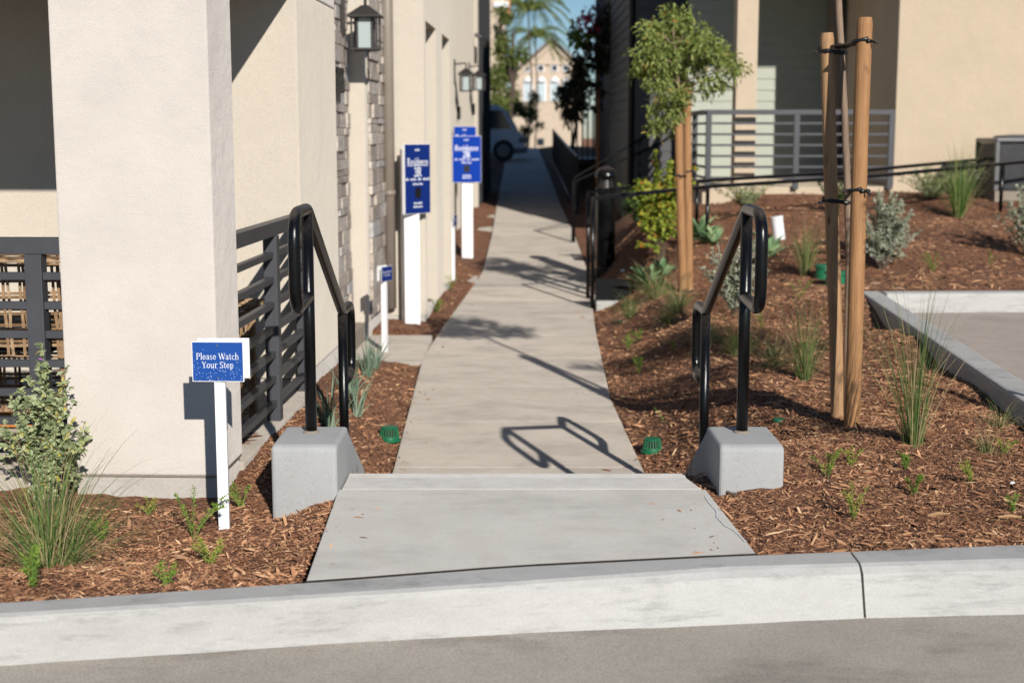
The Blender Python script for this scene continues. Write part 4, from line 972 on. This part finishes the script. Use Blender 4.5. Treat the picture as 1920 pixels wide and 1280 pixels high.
p=PT(1850,850); clump(p,.12,50,'small curled straw tuft in the right bed below the kerb',.0022,.9,.9,rad=.03,dry=1.4)
# dianella row left
for i,(px,py,hh,lab) in enumerate(((618,808,.24,'nearest blue-green strappy tuft behind the left block'),(668,778,.25,'blue-green strappy tuft touching the rear post of the left handrail'),(655,740,.22,'middle blue-green strappy tuft in the left bed'),(690,705,.24,'blue-green strappy tuft close to the entry walkway'),(702,690,.2,'farthest blue-green strappy tuft at the walkway corner'))):
    p=PZ(px,py,-.22); 
    for _ in range(8): p=PZ(px,py,T(p.x,p.y))
    clump(p,hh,46,lab,.010,.42,.35,mat='blueblade',rad=.03,dry=0,name='strappy_plant',cat='plant',group='blue-green strappy tufts left of the path')
# sage shrubs
p=PT(1378,590); shrub(p,.74,.60,'pale grey sage bush behind the right handrail','lf_grey',30,.026,.013,150,flowers=10,upright=1)
p=PT(1655,505); shrub(p,.78,.66,'rounded silver sage bush behind the tall stakes','lf_grey',34,.032,.016,130,flowers=12,upright=1,bare=.35)
p=PT(1925,480); shrub(p,.85,.62,'silver bush with purple flowers cut by the right edge','lf_grey',22,.036,.018,80,flowers=30,upright=1,bare=.3)
p=PF(1745,17.6); shrub(p,.42,1.3,'low grey-green mound against the tan wall','lf_olive',34,.04,.010,110,upright=0)
p=PF(1400,16.9); shrub(p,.34,.85,'low dark green mound below the tan porch','lf_olive',26,.04,.010,110,upright=0)
p=PF(1562,17.2); shrub(p,.40,.5,'small green bush between the tall stakes below the porch','lf_dark',14,.04,.02,80,upright=0)
# yellow-orange shrub
p=PT(1240,448); shrub(p,1.6,.80,'leafy shrub turning yellow and orange behind the small tree','lf_yel',17,.058,.045,70,upright=1,stemr=.007,bare=.42,side=4)
p=PF(1205,18.6); shrub(p,.75,.7,'dark green bush behind the bollard','lf_dark',20,.07,.05,42,upright=1,stemr=.006)
# succulents
def succ(p,r,label,n=26):
    root=thing('succulent',tuple(p),label,'succulent','succulent rosettes in the right bed')
    a=nr.uniform(0,6.28,n); el=nr.uniform(.25,1.25,n); D=np.stack([np.cos(a)*np.cos(el),np.sin(a)*np.cos(el),np.sin(el)],1)
    P=np.tile(np.array(tuple(p)),(n,1)); V,Fc=leaves_arrays(P,D,r*nr.uniform(.7,1.2,n),np.full(n,r*.26),roll=0); fastmesh('leaves',V,Fc,M['succ'],root)
succ(PT(1213,538),.30,'green spiky succulent right of the bollard')
succ(PT(1312,484),.30,'pale green succulent just right of the small tree stakes')
succ(PT(1438,486),.30,'green broad-leaved succulent below the white pipe')
succ(PT(1335,498),.22,'small pale succulent left of the right handrail')
succ(PT(1240,520),.22,'small bright succulent left of the small tree stakes')
# sprigs
def sprig(p,h,label,n=6,mat='lf_bright',spread=.9):
    root=thing('seedling',tuple(p),label,'seedling','small green seedlings in the mulch')
    st=MB(); Ps=[];Ds=[]
    for i in range(n):
        a=rnd.uniform(0,6.28); e=Vector((math.cos(a)*h*spread*rnd.uniform(.2,.7),math.sin(a)*h*spread*rnd.uniform(.2,.7),h*rnd.uniform(.55,1)))
        b=Vector(p)-Vector((0,0,.005)); q=[b+e*t+Vector((0,0,.15*h*math.sin(t*3.1))) for t in(0,.33,.66,1)]; st.tube(q,[.0014,.0012,.001,.0006],4)
        for j in range(int(30*h/.12)+8):
            t=rnd.uniform(.12,1); pp=b+e*t+Vector((0,0,.15*h*math.sin(t*3.1))); d=Vector((rnd.gauss(0,1),rnd.gauss(0,1),rnd.gauss(.5,.6))).normalized(); Ps.append(tuple(pp)); Ds.append(tuple(d))
    st.build('stems',M['bladeg'],root); n2=len(Ps)
    V,Fc=leaves_arrays(np.array(Ps),np.array(Ds),.017*nr.uniform(.6,1.2,n2),.0042*nr.uniform(.7,1.2,n2)); fastmesh('leaves',V,Fc,M[mat],root)
S=[(62,1105,.11,8,'bright green seedling under the big grass at the lower left'),(362,1010,.15,8,'branching green seedling left of the white sign stake'),(396,1058,.08,6,'low green seedling in front of the white sign stake'),(314,1100,.07,6,'small round seedling close to the kerb at left'),
(452,955,.12,5,'upright seedling between the sign stake and the left block'),(280,965,.06,3,'tiny sprig in front of the stucco pillar'),(190,1015,.08,5,'green sprig beside the big grass clump'),
(1552,895,.09,6,'yellow-green seedling right of the right block'),(1597,873,.07,5,'bright seedling in front of the tall stakes'),(1698,880,.06,7,'flat seedling below the tall wispy grass'),(1712,930,.09,6,'seedling leaning right in the middle of the right bed'),
(1600,975,.10,8,'yellow-green double seedling nearest the landing'),(1822,905,.07,5,'seedling in the right bed near the edge'),(1900,962,.06,5,'seedling cut close to the right edge'),(1885,850,.06,6,'blue-green seedling far right below the parking kerb'),
(1178,655,.11,5,'yellowish seedling right of the path'),(1200,640,.08,4,'small yellow sprig behind another right of the path'),(1198,700,.1,6,'green seedling beside the path shadow'),(1245,790,.07,3,'small sprig in the bank near the right drain grate'),(1500,560,.12,4,'thin green weed near the valve boxes'),
(1750,510,.14,6,'green seedling behind the parking kerb'),(1855,500,.12,5,'yellow-green seedling behind the parking kerb at right'),(1430,620,.10,5,'grey-green seedling by the right handrail post'),(1262,660,.06,3,'tiny sprig in the shaded bank'),(845,545,.14,6,'green weed in the bed by the second walkway'),(820,585,.12,8,'leafy weed in the bed beside the thick white post'),(1125,405,.2,6,'green weed near the foot of the bent handrail')]
for px,py,h,n,lab in S: sprig(PT(px,py),h*(1.3 if py>800 else 1.4),lab,n+rnd.randint(-2,3),rnd.choice(['lf_bright','lf_bright','lf_sprig2']),rnd.uniform(.6,1.5))

# ------------------------------------------------------------------ trees
def leafmass(root,cl,n,ll,lw,mat,hang=.8,nm='crown'):
    """cl: list of (centre, (rx,ry,rz)); hanging leaf sprays spread through the volume"""
    vol=np.array([c[1][0]*c[1][1]*c[1][2] for c in cl])**.8; pr=vol/vol.sum()
    ns=max(1,n//9); k=nr.choice(len(cl),ns,p=pr); u=unit(nr.normal(0,1,(ns,3)))*(nr.rand(ns,1)**.45)
    C=np.array([tuple(c[0]) for c in cl])[k]; Rr=np.array([c[1] for c in cl])[k]
    tip=C+u*Rr
    P=np.repeat(tip,9,0)+nr.normal(0,ll*.45,(ns*9,3)); out=unit(np.repeat(u,9,0)+nr.normal(0,.7,(ns*9,3)))
    D=unit(out*(1-hang)+np.array([0,0,-1.0])*hang+nr.normal(0,.25,(ns*9,3))); m_=len(P)
    V,Fc=leaves_arrays(P,D,ll*nr.uniform(.6,1.3,m_),lw*nr.uniform(.7,1.2,m_)); return fastmesh(nm,V,Fc,M[mat],root)
def stake(px0,py0,y,px1,py1,r,label,mat,zb):
    a=Vector(zb); b=PY(px1,py1,a.y); root=thing('tree_stake',tuple(a),label,'stake','round wooden tree stakes')
    pts=[a+(b-a)*t+Vector((math.sin(t*7)*.002,0,0)) for t in(-.05,.2,.45,.7,.985,1)]
    m=MB(); m.tube(pts,[r*1.04,r,r*1.01,r*.97,r*.98,r*.86],18); m.build('stake_pole',M[mat],root,smooth=False,bev=.002)
    return root,a,b
sa=PT(1571,782); sb=PT(1597,802)
r1,a1,b1=stake(0,0,0,1550,62,.0335,'left tall round tree stake in the right bed, lighter brown','stake',tuple(sa))
r2,a2,b2=stake(0,0,0,1621,33,.0375,'right tall round tree stake in the right bed, orange brown and thicker','stake2',tuple(sb))
tb_=PT(1588,790); tb_=Vector((tb_.x,(a1.y+a2.y)/2+.12,0)); tb_.x=PY(1588,700,tb_.y).x; tb_.z=T(tb_.x,tb_.y)
root=thing('young_tree',tuple(tb_),'slender young tree trunk between the two tall stakes, crown above the frame','tree')
tp=[Vector((tb_.x,tb_.y,tb_.z-.02))]+[PY(px,py,tb_.y) for px,py in((1589,640),(1592,480),(1589,350),(1583,200),(1577,90),(1572,0))]
top=tp[-1]; tp+= [top+Vector((-.03,0,.25)),top+Vector((0,.02,.55)),top+Vector((.03,.05,.95))]
m=MB(); m.tube(tp,[.019,.018,.0175,.0175,.017,.017,.017,.015,.012,.006],12)
for k in range(9):
    a=rnd.uniform(0,6.28); s0=top+Vector((0,0,.15+.08*k)); m.tube([s0,s0+Vector((math.cos(a)*.2,math.sin(a)*.2,.14)),s0+Vector((math.cos(a)*.42,math.sin(a)*.42,.2))],[.008,.006,.003],5)
m.build('trunk',M['trunk'],root,smooth=True)
c0=top+Vector((0,0,.62))
leafmass(root,[(c0+Vector((dx,dy,dz)),(rx,rx,rz)) for dx,dy,dz,rx,rz in((0,0,0,.35,.28),(-.32,.1,-.1,.26,.18),(.34,-.1,.0,.28,.2),(.05,.3,.1,.25,.2),(-.1,-.3,.1,.25,.2),(-.05,0,.32,.28,.18))],2600,.07,.017,'lf_tree')
# another young tree just outside the right edge, whose crown shades the bed
ob=Vector((2.95,4.9,T(2.95,4.9))); root=thing('young_tree',tuple(ob),'young tree standing beyond the right edge of the view in the mulch bed','tree')
m=MB(); m.tube([ob-Vector((0,0,.05)),ob+Vector((.01,0,1.1)),ob+Vector((-.02,.02,2.0)),ob+Vector((0,.05,2.7))],[.02,.018,.015,.006],10)
oc=ob+Vector((-.05,0,2.3)); ocl=[]
for dx,dy,dz,rx,rz in((-.35,-.3,-.35,.24,.13),(.35,.1,-.25,.26,.14),(-.1,.35,-.1,.25,.15),(.0,-.1,.25,.28,.18),(-.45,.2,.15,.2,.12),(.4,-.25,.2,.2,.14)):
    c_=oc+Vector((dx,dy,dz)); ocl.append((c_,(rx,rx,rz))); m.tube([ob+Vector((-.01,.01,1.8)),ob.lerp(c_,.9)+Vector((0,0,.1)),c_],[.009,.006,.003],5)
m.build('trunk',M['trunk'],root,smooth=True); leafmass(root,ocl,1700,.07,.02,'lf_tree',.4)
# tree ties (rubber straps)
def tie(root,pole,r,trunk,z,label=None):
    m=MB(); c=Vector((pole.x,pole.y,z)); t=Vector((trunk.x,trunk.y,z-.01)); d=(t-c); d.z=0; L=d.length; d.normalize(); n=Vector((-d.y,d.x,0))
    pts=[c-d*(r+.006)+Vector((0,0,.01))]+[c+ (n*(r+.006)*s_) for s_ in(1,)]+[c.lerp(t,.5)+n*.008,t+n*.022,t+d*.022,t-n*.022,c.lerp(t,.5)-n*.008,c-n*(r+.006),c-d*(r+.006)]
    m.tube(pts,.010,8); m.tube([c-d*(r+.004)-n*.02,c-d*(r+.03)-n*.035-Vector((0,0,.01))],.006,6)
    m.build('tree_tie',M['rubber'],root,smooth=True)
def at_z(a,b,z): t=(z-a.z)/(b.z-a.z); return a.lerp(b,t)
for py in(78,358):
    for rr,aa,bb,rad in((r1,a1,b1,.034),(r2,a2,b2,.038)):
        z=PY(1600,py+(18 if rr is r1 else 0),aa.y).z; q=at_z(aa,bb,z); tk=min(tp,key=lambda v:abs(v.z-z)); tie(rr,q,rad,tk,z)
# mid tree with two short stakes
sa2=PZ(1281,558,-.25); 
for _ in range(10): sa2=PZ(1281,558,T(sa2.x,sa2.y))
sb2=PZ(1292,552,sa2.z-.0)
for _ in range(10): sb2=PZ(1292,552,T(sb2.x,sb2.y))
r3,a3,b3=stake(0,0,0,1272,232,.040,'short wooden stake left of the small leafy tree','stake2',tuple(sa2))
r4,a4,b4=stake(0,0,0,1288,165,.040,'short wooden stake right of the small leafy tree','stake2',tuple(sb2))
ty=(a3.y+a4.y)/2+.15; base=PY(1284,548,ty); base.z=T(base.x,base.y)
root=thing('leafy_tree',tuple(base),'small tree with drooping green leaves tied to two short stakes','tree')
tr=[Vector((base.x,base.y,base.z-.05))]+[PY(px,py,ty) for px,py in((1283,400),(1280,250),(1275,190),(1270,130),(1262,60))]
m=MB(); m.tube(tr,[.02,.018,.016,.014,.011,.005],10)
CL=[(1262,45,46,42),(1225,62,34,30),(1300,62,40,34),(1213,100,40,34),(1245,110,46,40),(1290,105,46,42),(1330,95,42,34),(1362,115,38,30),(1385,128,20,20),(1240,155,36,34),(1285,148,34,26),(1345,150,34,20),(1322,168,24,16),(1240,198,34,26),(1265,215,24,20),(1238,238,26,22),(1205,128,26,20),(1272,178,26,20)]
cl=[]
for i,(px,py,rx,rz) in enumerate(CL):
    yy=ty+rnd.uniform(-.28,.28); c=PY(px,py,yy); k=yy/F; cl.append((c,(rx*k*.80,rx*k*.9,rz*k*.80)))
    s0=at_z(tr[2],tr[-1],min(max(c.z-.15,tr[2].z),tr[-1].z)); m.tube([s0,s0.lerp(c,.5)+Vector((0,0,.05)),c],[.009,.006,.003],5)
m.build('trunk',M['trunk'],root,smooth=True)
leafmass(root,cl,5000,.066,.021,'lf_tree',.42)
for rr,aa,bb,py in((r4,a4,b4,197),(r4,a4,b4,322),(r3,a3,b3,330)):
    z=PY(1285,py,aa.y).z; q=at_z(aa,bb,z); tk=min(tr,key=lambda v:abs(v.z-z)); tie(rr,q,.041,tk,z)
# alley tree: dark, with magenta flowers
bt=Vector((PY(1122,240,30).x,30,-.1)); root=thing('flowering_vine_tree',tuple(bt),'dark tree with magenta flowers in the shaded alley','tree')
m=MB(); m.tube([bt,bt+Vector((0,0,2)),bt+Vector((-.05,0,3.5))],[.05,.045,.02],8); m.build('trunk',M['stake2'],root)
leafmass(root,[(PY(1120,80,30),(.55,.5,.7)),(PY(1105,150,30),(.4,.4,.6)),(PY(1150,60,30),(.5,.4,.8)),(PY(1075,200,31),(.3,.3,.4))],2600,.11,.06,'lf_shade',.3)
leafmass(root,[(PY(1105,50,29.6),(.22,.2,.22)),(PY(1100,35,29.6),(.1,.2,.1))],180,.06,.05,'magenta',.2,'flowers')
leafmass(root,[(PY(1083,66,29.6),(.13,.1,.22))],110,.12,.07,'lf_bright',.3,'young_shoots')
# dark hedge tree further
def fartree(px,py0,y,cls,n,label,mat,trunkto,ll=.2,tr_=.14,nm='far_tree'):
    b=PY(px,py0,y); root=thing(nm,tuple(b),label,'tree','trees beyond the alley')
    t=PY(trunkto[0],trunkto[1],y); m=MB(); mid=b.lerp(t,.5)+Vector((.15,0,0)); m.tube([b,mid,t],[tr_,tr_*.8,tr_*.4],8)
    cl=[]
    for cx,cy,rx,rz in cls:
        c=PY(cx,cy,y+rnd.uniform(-1,1)); k=y/F; cl.append((c,(rx*k,rx*k,rz*k))); m.tube([mid,mid.lerp(c,.5)+Vector((0,0,.2)),c],[tr_*.35,tr_*.22,tr_*.08],5)
    m.build('trunk',M['bark'],root)
    leafmass(root,cl,n,ll,ll*.42,mat,.35)
fartree(948,290,62,[(945,95,16,24),(932,150,16,30),(955,130,16,20),(940,60,12,16),(975,105,12,18),(935,200,16,26),(960,185,14,18),(945,30,14,14)],3000,'leafy green tree at the left side of the alley end','lf_far',(962,60))
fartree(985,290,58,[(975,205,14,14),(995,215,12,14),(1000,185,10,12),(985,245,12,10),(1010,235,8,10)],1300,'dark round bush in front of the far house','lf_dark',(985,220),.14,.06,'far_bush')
fartree(1070,290,48,[(1062,175,18,16),(1080,160,18,20),(1050,195,10,12),(1088,190,12,20),(1090,130,10,22),(1072,215,16,12)],1900,'tree right of the alley end, its leaves coloured dark for shade','lf_shade',(1075,180),.16,.08)
# palms
def palm(px,py,y,label,nf=16,fl=2.6):
    top=PY(px,py,y); b=Vector((top.x,y,0)); root=thing('palm_tree',tuple(b),label,'palm tree','palms beyond the alley')
    MB().tube([b,b.lerp(top,.5)+Vector((.2,0,0)),top],[.055,.05,.045],8).build('trunk',M['bark'],root)
    Ps=[];Ds=[];L=[]
    for i in range(nf):
        a=i*2*math.pi/nf+rnd.uniform(-.2,.2); e=rnd.uniform(.1,1.1)
        for k in range(34):
            t=k/33; x=fl*t*math.cos(e*.6); z=fl*(math.sin(e)*t-1.0*t*t*(1.1-.3*e)); p=top+Vector((math.cos(a)*x,math.sin(a)*x,z))
            for s in(-1,1):
                d=Vector((-math.sin(a)*s*.8+math.cos(a)*.4,math.cos(a)*s*.8+math.sin(a)*.4,-.6-t)).normalized(); Ps.append(tuple(p)); Ds.append(tuple(d)); L.append(.55*(1-.5*t))
    n=len(Ps); V,Fc=leaves_arrays(np.array(Ps),np.array(Ds),np.array(L),np.full(n,.05)); fastmesh('fronds',V,Fc,M['lf_far'],root)
palm(990,10,80,'feathery palm with drooping fronds above the far house, nearer one',18,2.6)
palm(1003,62,95,'lower feathery palm just behind the gable of the far house',16,2.4)
# ------------------------------------------------------------------ far house, tower, van
HY=110; pk_=PY(1035,70,HY); le=PY(955,138,HY); re=PY(1098,126,HY); zg=-.5
root=thing('far_house',(pk_.x,HY,0),'cream gabled house with three square windows at the end of the alley','house')
m=MB(); x0,x1=le.x+.25,re.x-.25; ze=(le.z+re.z)/2
def gable(m,y0,y1,x0,x1,ze,xp,zp,zb):
    P=[(x0,zb),(x1,zb),(x1,ze),(xp,zp),(x0,ze)]; n=5
    m.add([(x,y0,z) for x,z in P]+[(x,y1,z) for x,z in P],[tuple(range(n)),tuple(range(n,2*n))[::-1]]+[(i,i+n,(i+1)%n+n,(i+1)%n) for i in range(n)])
gable(m,HY,HY+9,x0,x1,ze,pk_.x,pk_.z-.25,-3); m.build('wall',M['farwall'],root)
m=MB()
for xa,za,xb,zb_ in((le.x,le.z-.1,pk_.x,pk_.z),(pk_.x,pk_.z,re.x,re.z-.1)):
    m.add([(xa,HY-.5,za),(xb,HY-.5,zb_),(xb,HY+9,zb_),(xa,HY+9,za),(xa,HY-.5,za-.22),(xb,HY-.5,zb_-.22),(xb,HY+9,zb_-.22),(xa,HY+9,za-.22)],[(0,3,2,1),(4,5,6,7),(0,1,5,4),(1,2,6,5),(2,3,7,6),(3,0,4,7)])
m.build('roof',M['roofgrey'],root)
m=MB()
for xa,za,xb,zb_ in((le.x+.1,le.z-.55,pk_.x,pk_.z-.55),(pk_.x,pk_.z-.55,re.x-.1,re.z-.55)): m.tube([(xa,HY-.1,za),(xb,HY-.1,zb_)],.16,4)
m.tube([(x0,HY-.1,PY(1000,120,HY).z),(x1,HY-.1,PY(1000,120,HY).z)],.12,4)
m.build('moulding',M['farwall'],root)
for px in(988,1014,1040,1061):
    c=PY(px,128,HY-.1); f=MB().box(c.x-.26,c.x+.26,HY-.12,HY-.001,c.z-.28,c.z+.28).build('window',M['white'],root)
    MB().box(c.x-.18,c.x+.18,HY-.16,HY-.121,c.z-.19,c.z+.19).build('pane',M['glass'],f)
for px in(990,1015,1040,1063):
    c=PY(px,168,HY-.1); f=MB(); f.box(c.x-.38,c.x+.38,HY-.12,HY-.001,c.z-.9,c.z+.6); f.lathe((c.x,HY-.06,c.z+.6),[(.38,-.02),(.25,.25),(.05,.38)],12); f=f.build('tall_window',M['white'],root)
    MB().box(c.x-.28,c.x+.28,HY-.16,HY-.121,c.z-.8,c.z+.6).build('pane',M['paleglass'],f)
for px,py in((985,262),(1014,266)):
    c=PY(px,py,HY-.1); MB().box(c.x-.25,c.x+.25,HY-.12,HY-.001,c.z-.25,c.z+.25).build('lower_window',M['glass'],root)
for px in(988,1014): c=PY(px,290,HY-.1); MB().box(c.x-.4,c.x+.4,HY-.12,HY-.001,c.z-.35,c.z+.35).build('lower_window',M['white'],root)
c=PY(935,20,75); root=thing('far_tower',(c.x,76,0),'tall cream building corner with an orange trim rising left of the palms','building')
MB().box(c.x-6,PY(948,20,75).x,75,80,-2,PY(935,-60,75).z).build('wall',M['farwall'],root)
MB().box(PY(948,20,75).x-.6,PY(954,20,75).x,74.8,75,PY(935,14,75).z,PY(935,4,75).z).build('ledge',M['white'],root)
MB().box(PY(950,20,75).x,PY(957,20,75).x,75.1,75.5,PY(935,36,75).z,PY(935,-60,75).z).build('trim',M['orange'],root)
# van
vy=48; nose=PY(986,270,vy).x; zg=PY(950,303,vy).z; zr=PY(940,197,vy).z; hh=zr-zg
root=thing('parked_van',(nose-2,vy+.9,zg),'pale blue-grey van with its nose showing beyond the left building','van')
prof=[(nose-5,.25),(nose-.1,.25),(nose,.45),(nose-.05,.85),(nose-.28,1.02),(nose-.62,hh-.22),(nose-.95,hh),(nose-5,hh)]
def vprof(m,P,y0,y1):
    n=len(P); m.add([(x,y0,zg+z) for x,z in P]+[(x,y1,zg+z) for x,z in P],[tuple(range(n)),tuple(range(n,2*n))[::-1]]+[(i,i+n,(i+1)%n+n,(i+1)%n) for i in range(n)])
m=MB(); vprof(m,prof,vy,vy+1.8); m.build('body',M['carpaint'],root,bev=.06,seg=3)
m=MB(); vprof(m,[(nose-1.55,1.08),(nose-.48,1.08),(nose-.82,hh-.18),(nose-1.55,hh-.18)],vy-.012,vy+.02); m.build('side_window',M['glass'],root)
m=MB(); vprof(m,[(nose-.30,1.05),(nose-.25,1.05),(nose-.60,hh-.2),(nose-.65,hh-.2)],vy+.15,vy+1.65); m.build('windscreen',M['glass'],root)
for x in(nose-.75,nose-4):
    t=MB(); t.tube([(x,vy-.05,zg+.36),(x,vy+.2,zg+.36)],.36,24); w=t.build('wheel',M['tyre'],root); MB().tube([(x,vy-.06,zg+.36),(x,vy,zg+.36)],.21,20).build('rim',M['rim'],w)
m=MB(); m.box(nose-.25,nose+.02,vy-.01,vy+.1,zg+.62,zg+.78); m.build('headlight',M['rim'],root)
m=MB(); m.box(nose-.5,nose+.04,vy-.02,vy+1.82,zg+.28,zg+.44); m.build('bumper',M['steelgrey'],root)

# ------------------------------------------------------------------ light, camera
w=bpy.data.worlds.new('World'); sc.world=w; w.use_nodes=True; nt=w.node_tree; nt.nodes.clear()
bg=nt.nodes.new('ShaderNodeBackground'); out=nt.nodes.new('ShaderNodeOutputWorld'); sky=nt.nodes.new('ShaderNodeTexSky')
sky.sky_type='NISHITA'; sky.sun_disc=False; sky.sun_elevation=SUN_EL; sky.sun_rotation=math.pi-SUN_AZ; sky.dust_density=.1; sky.ozone_density=6
bg.inputs[1].default_value=.067; nt.links.new(sky.outputs[0],bg.inputs[0]); nt.links.new(bg.outputs[0],out.inputs[0])
l=bpy.data.lights.new('sun','SUN'); l.energy=4.6; l.angle=R(.53); l.color=(1,.945,.87); s=bpy.data.objects.new('sun',l); col.objects.link(s)
d=Vector((-math.sin(SUN_AZ)*math.cos(SUN_EL),math.cos(SUN_AZ)*math.cos(SUN_EL),-math.sin(SUN_EL)))
s.rotation_euler=d.to_track_quat('-Z','Y').to_euler(); s.location=(3,-5,6)
cam=bpy.data.cameras.new('camera'); co_=bpy.data.objects.new('camera',cam); col.objects.link(co_); sc.camera=co_
co_.location=(0,0,H); co_.rotation_euler=(math.pi/2-TH,0,0); cam.sensor_width=36; cam.lens=F/1920*36; cam.clip_end=2000; cam.clip_start=.05
cam.dof.use_dof=True; cam.dof.focus_distance=5.6; cam.dof.aperture_fstop=3.0
sc.view_settings.view_transform='Standard'; sc.view_settings.look='None'; sc.view_settings.exposure=0.18; sc.view_settings.gamma=1
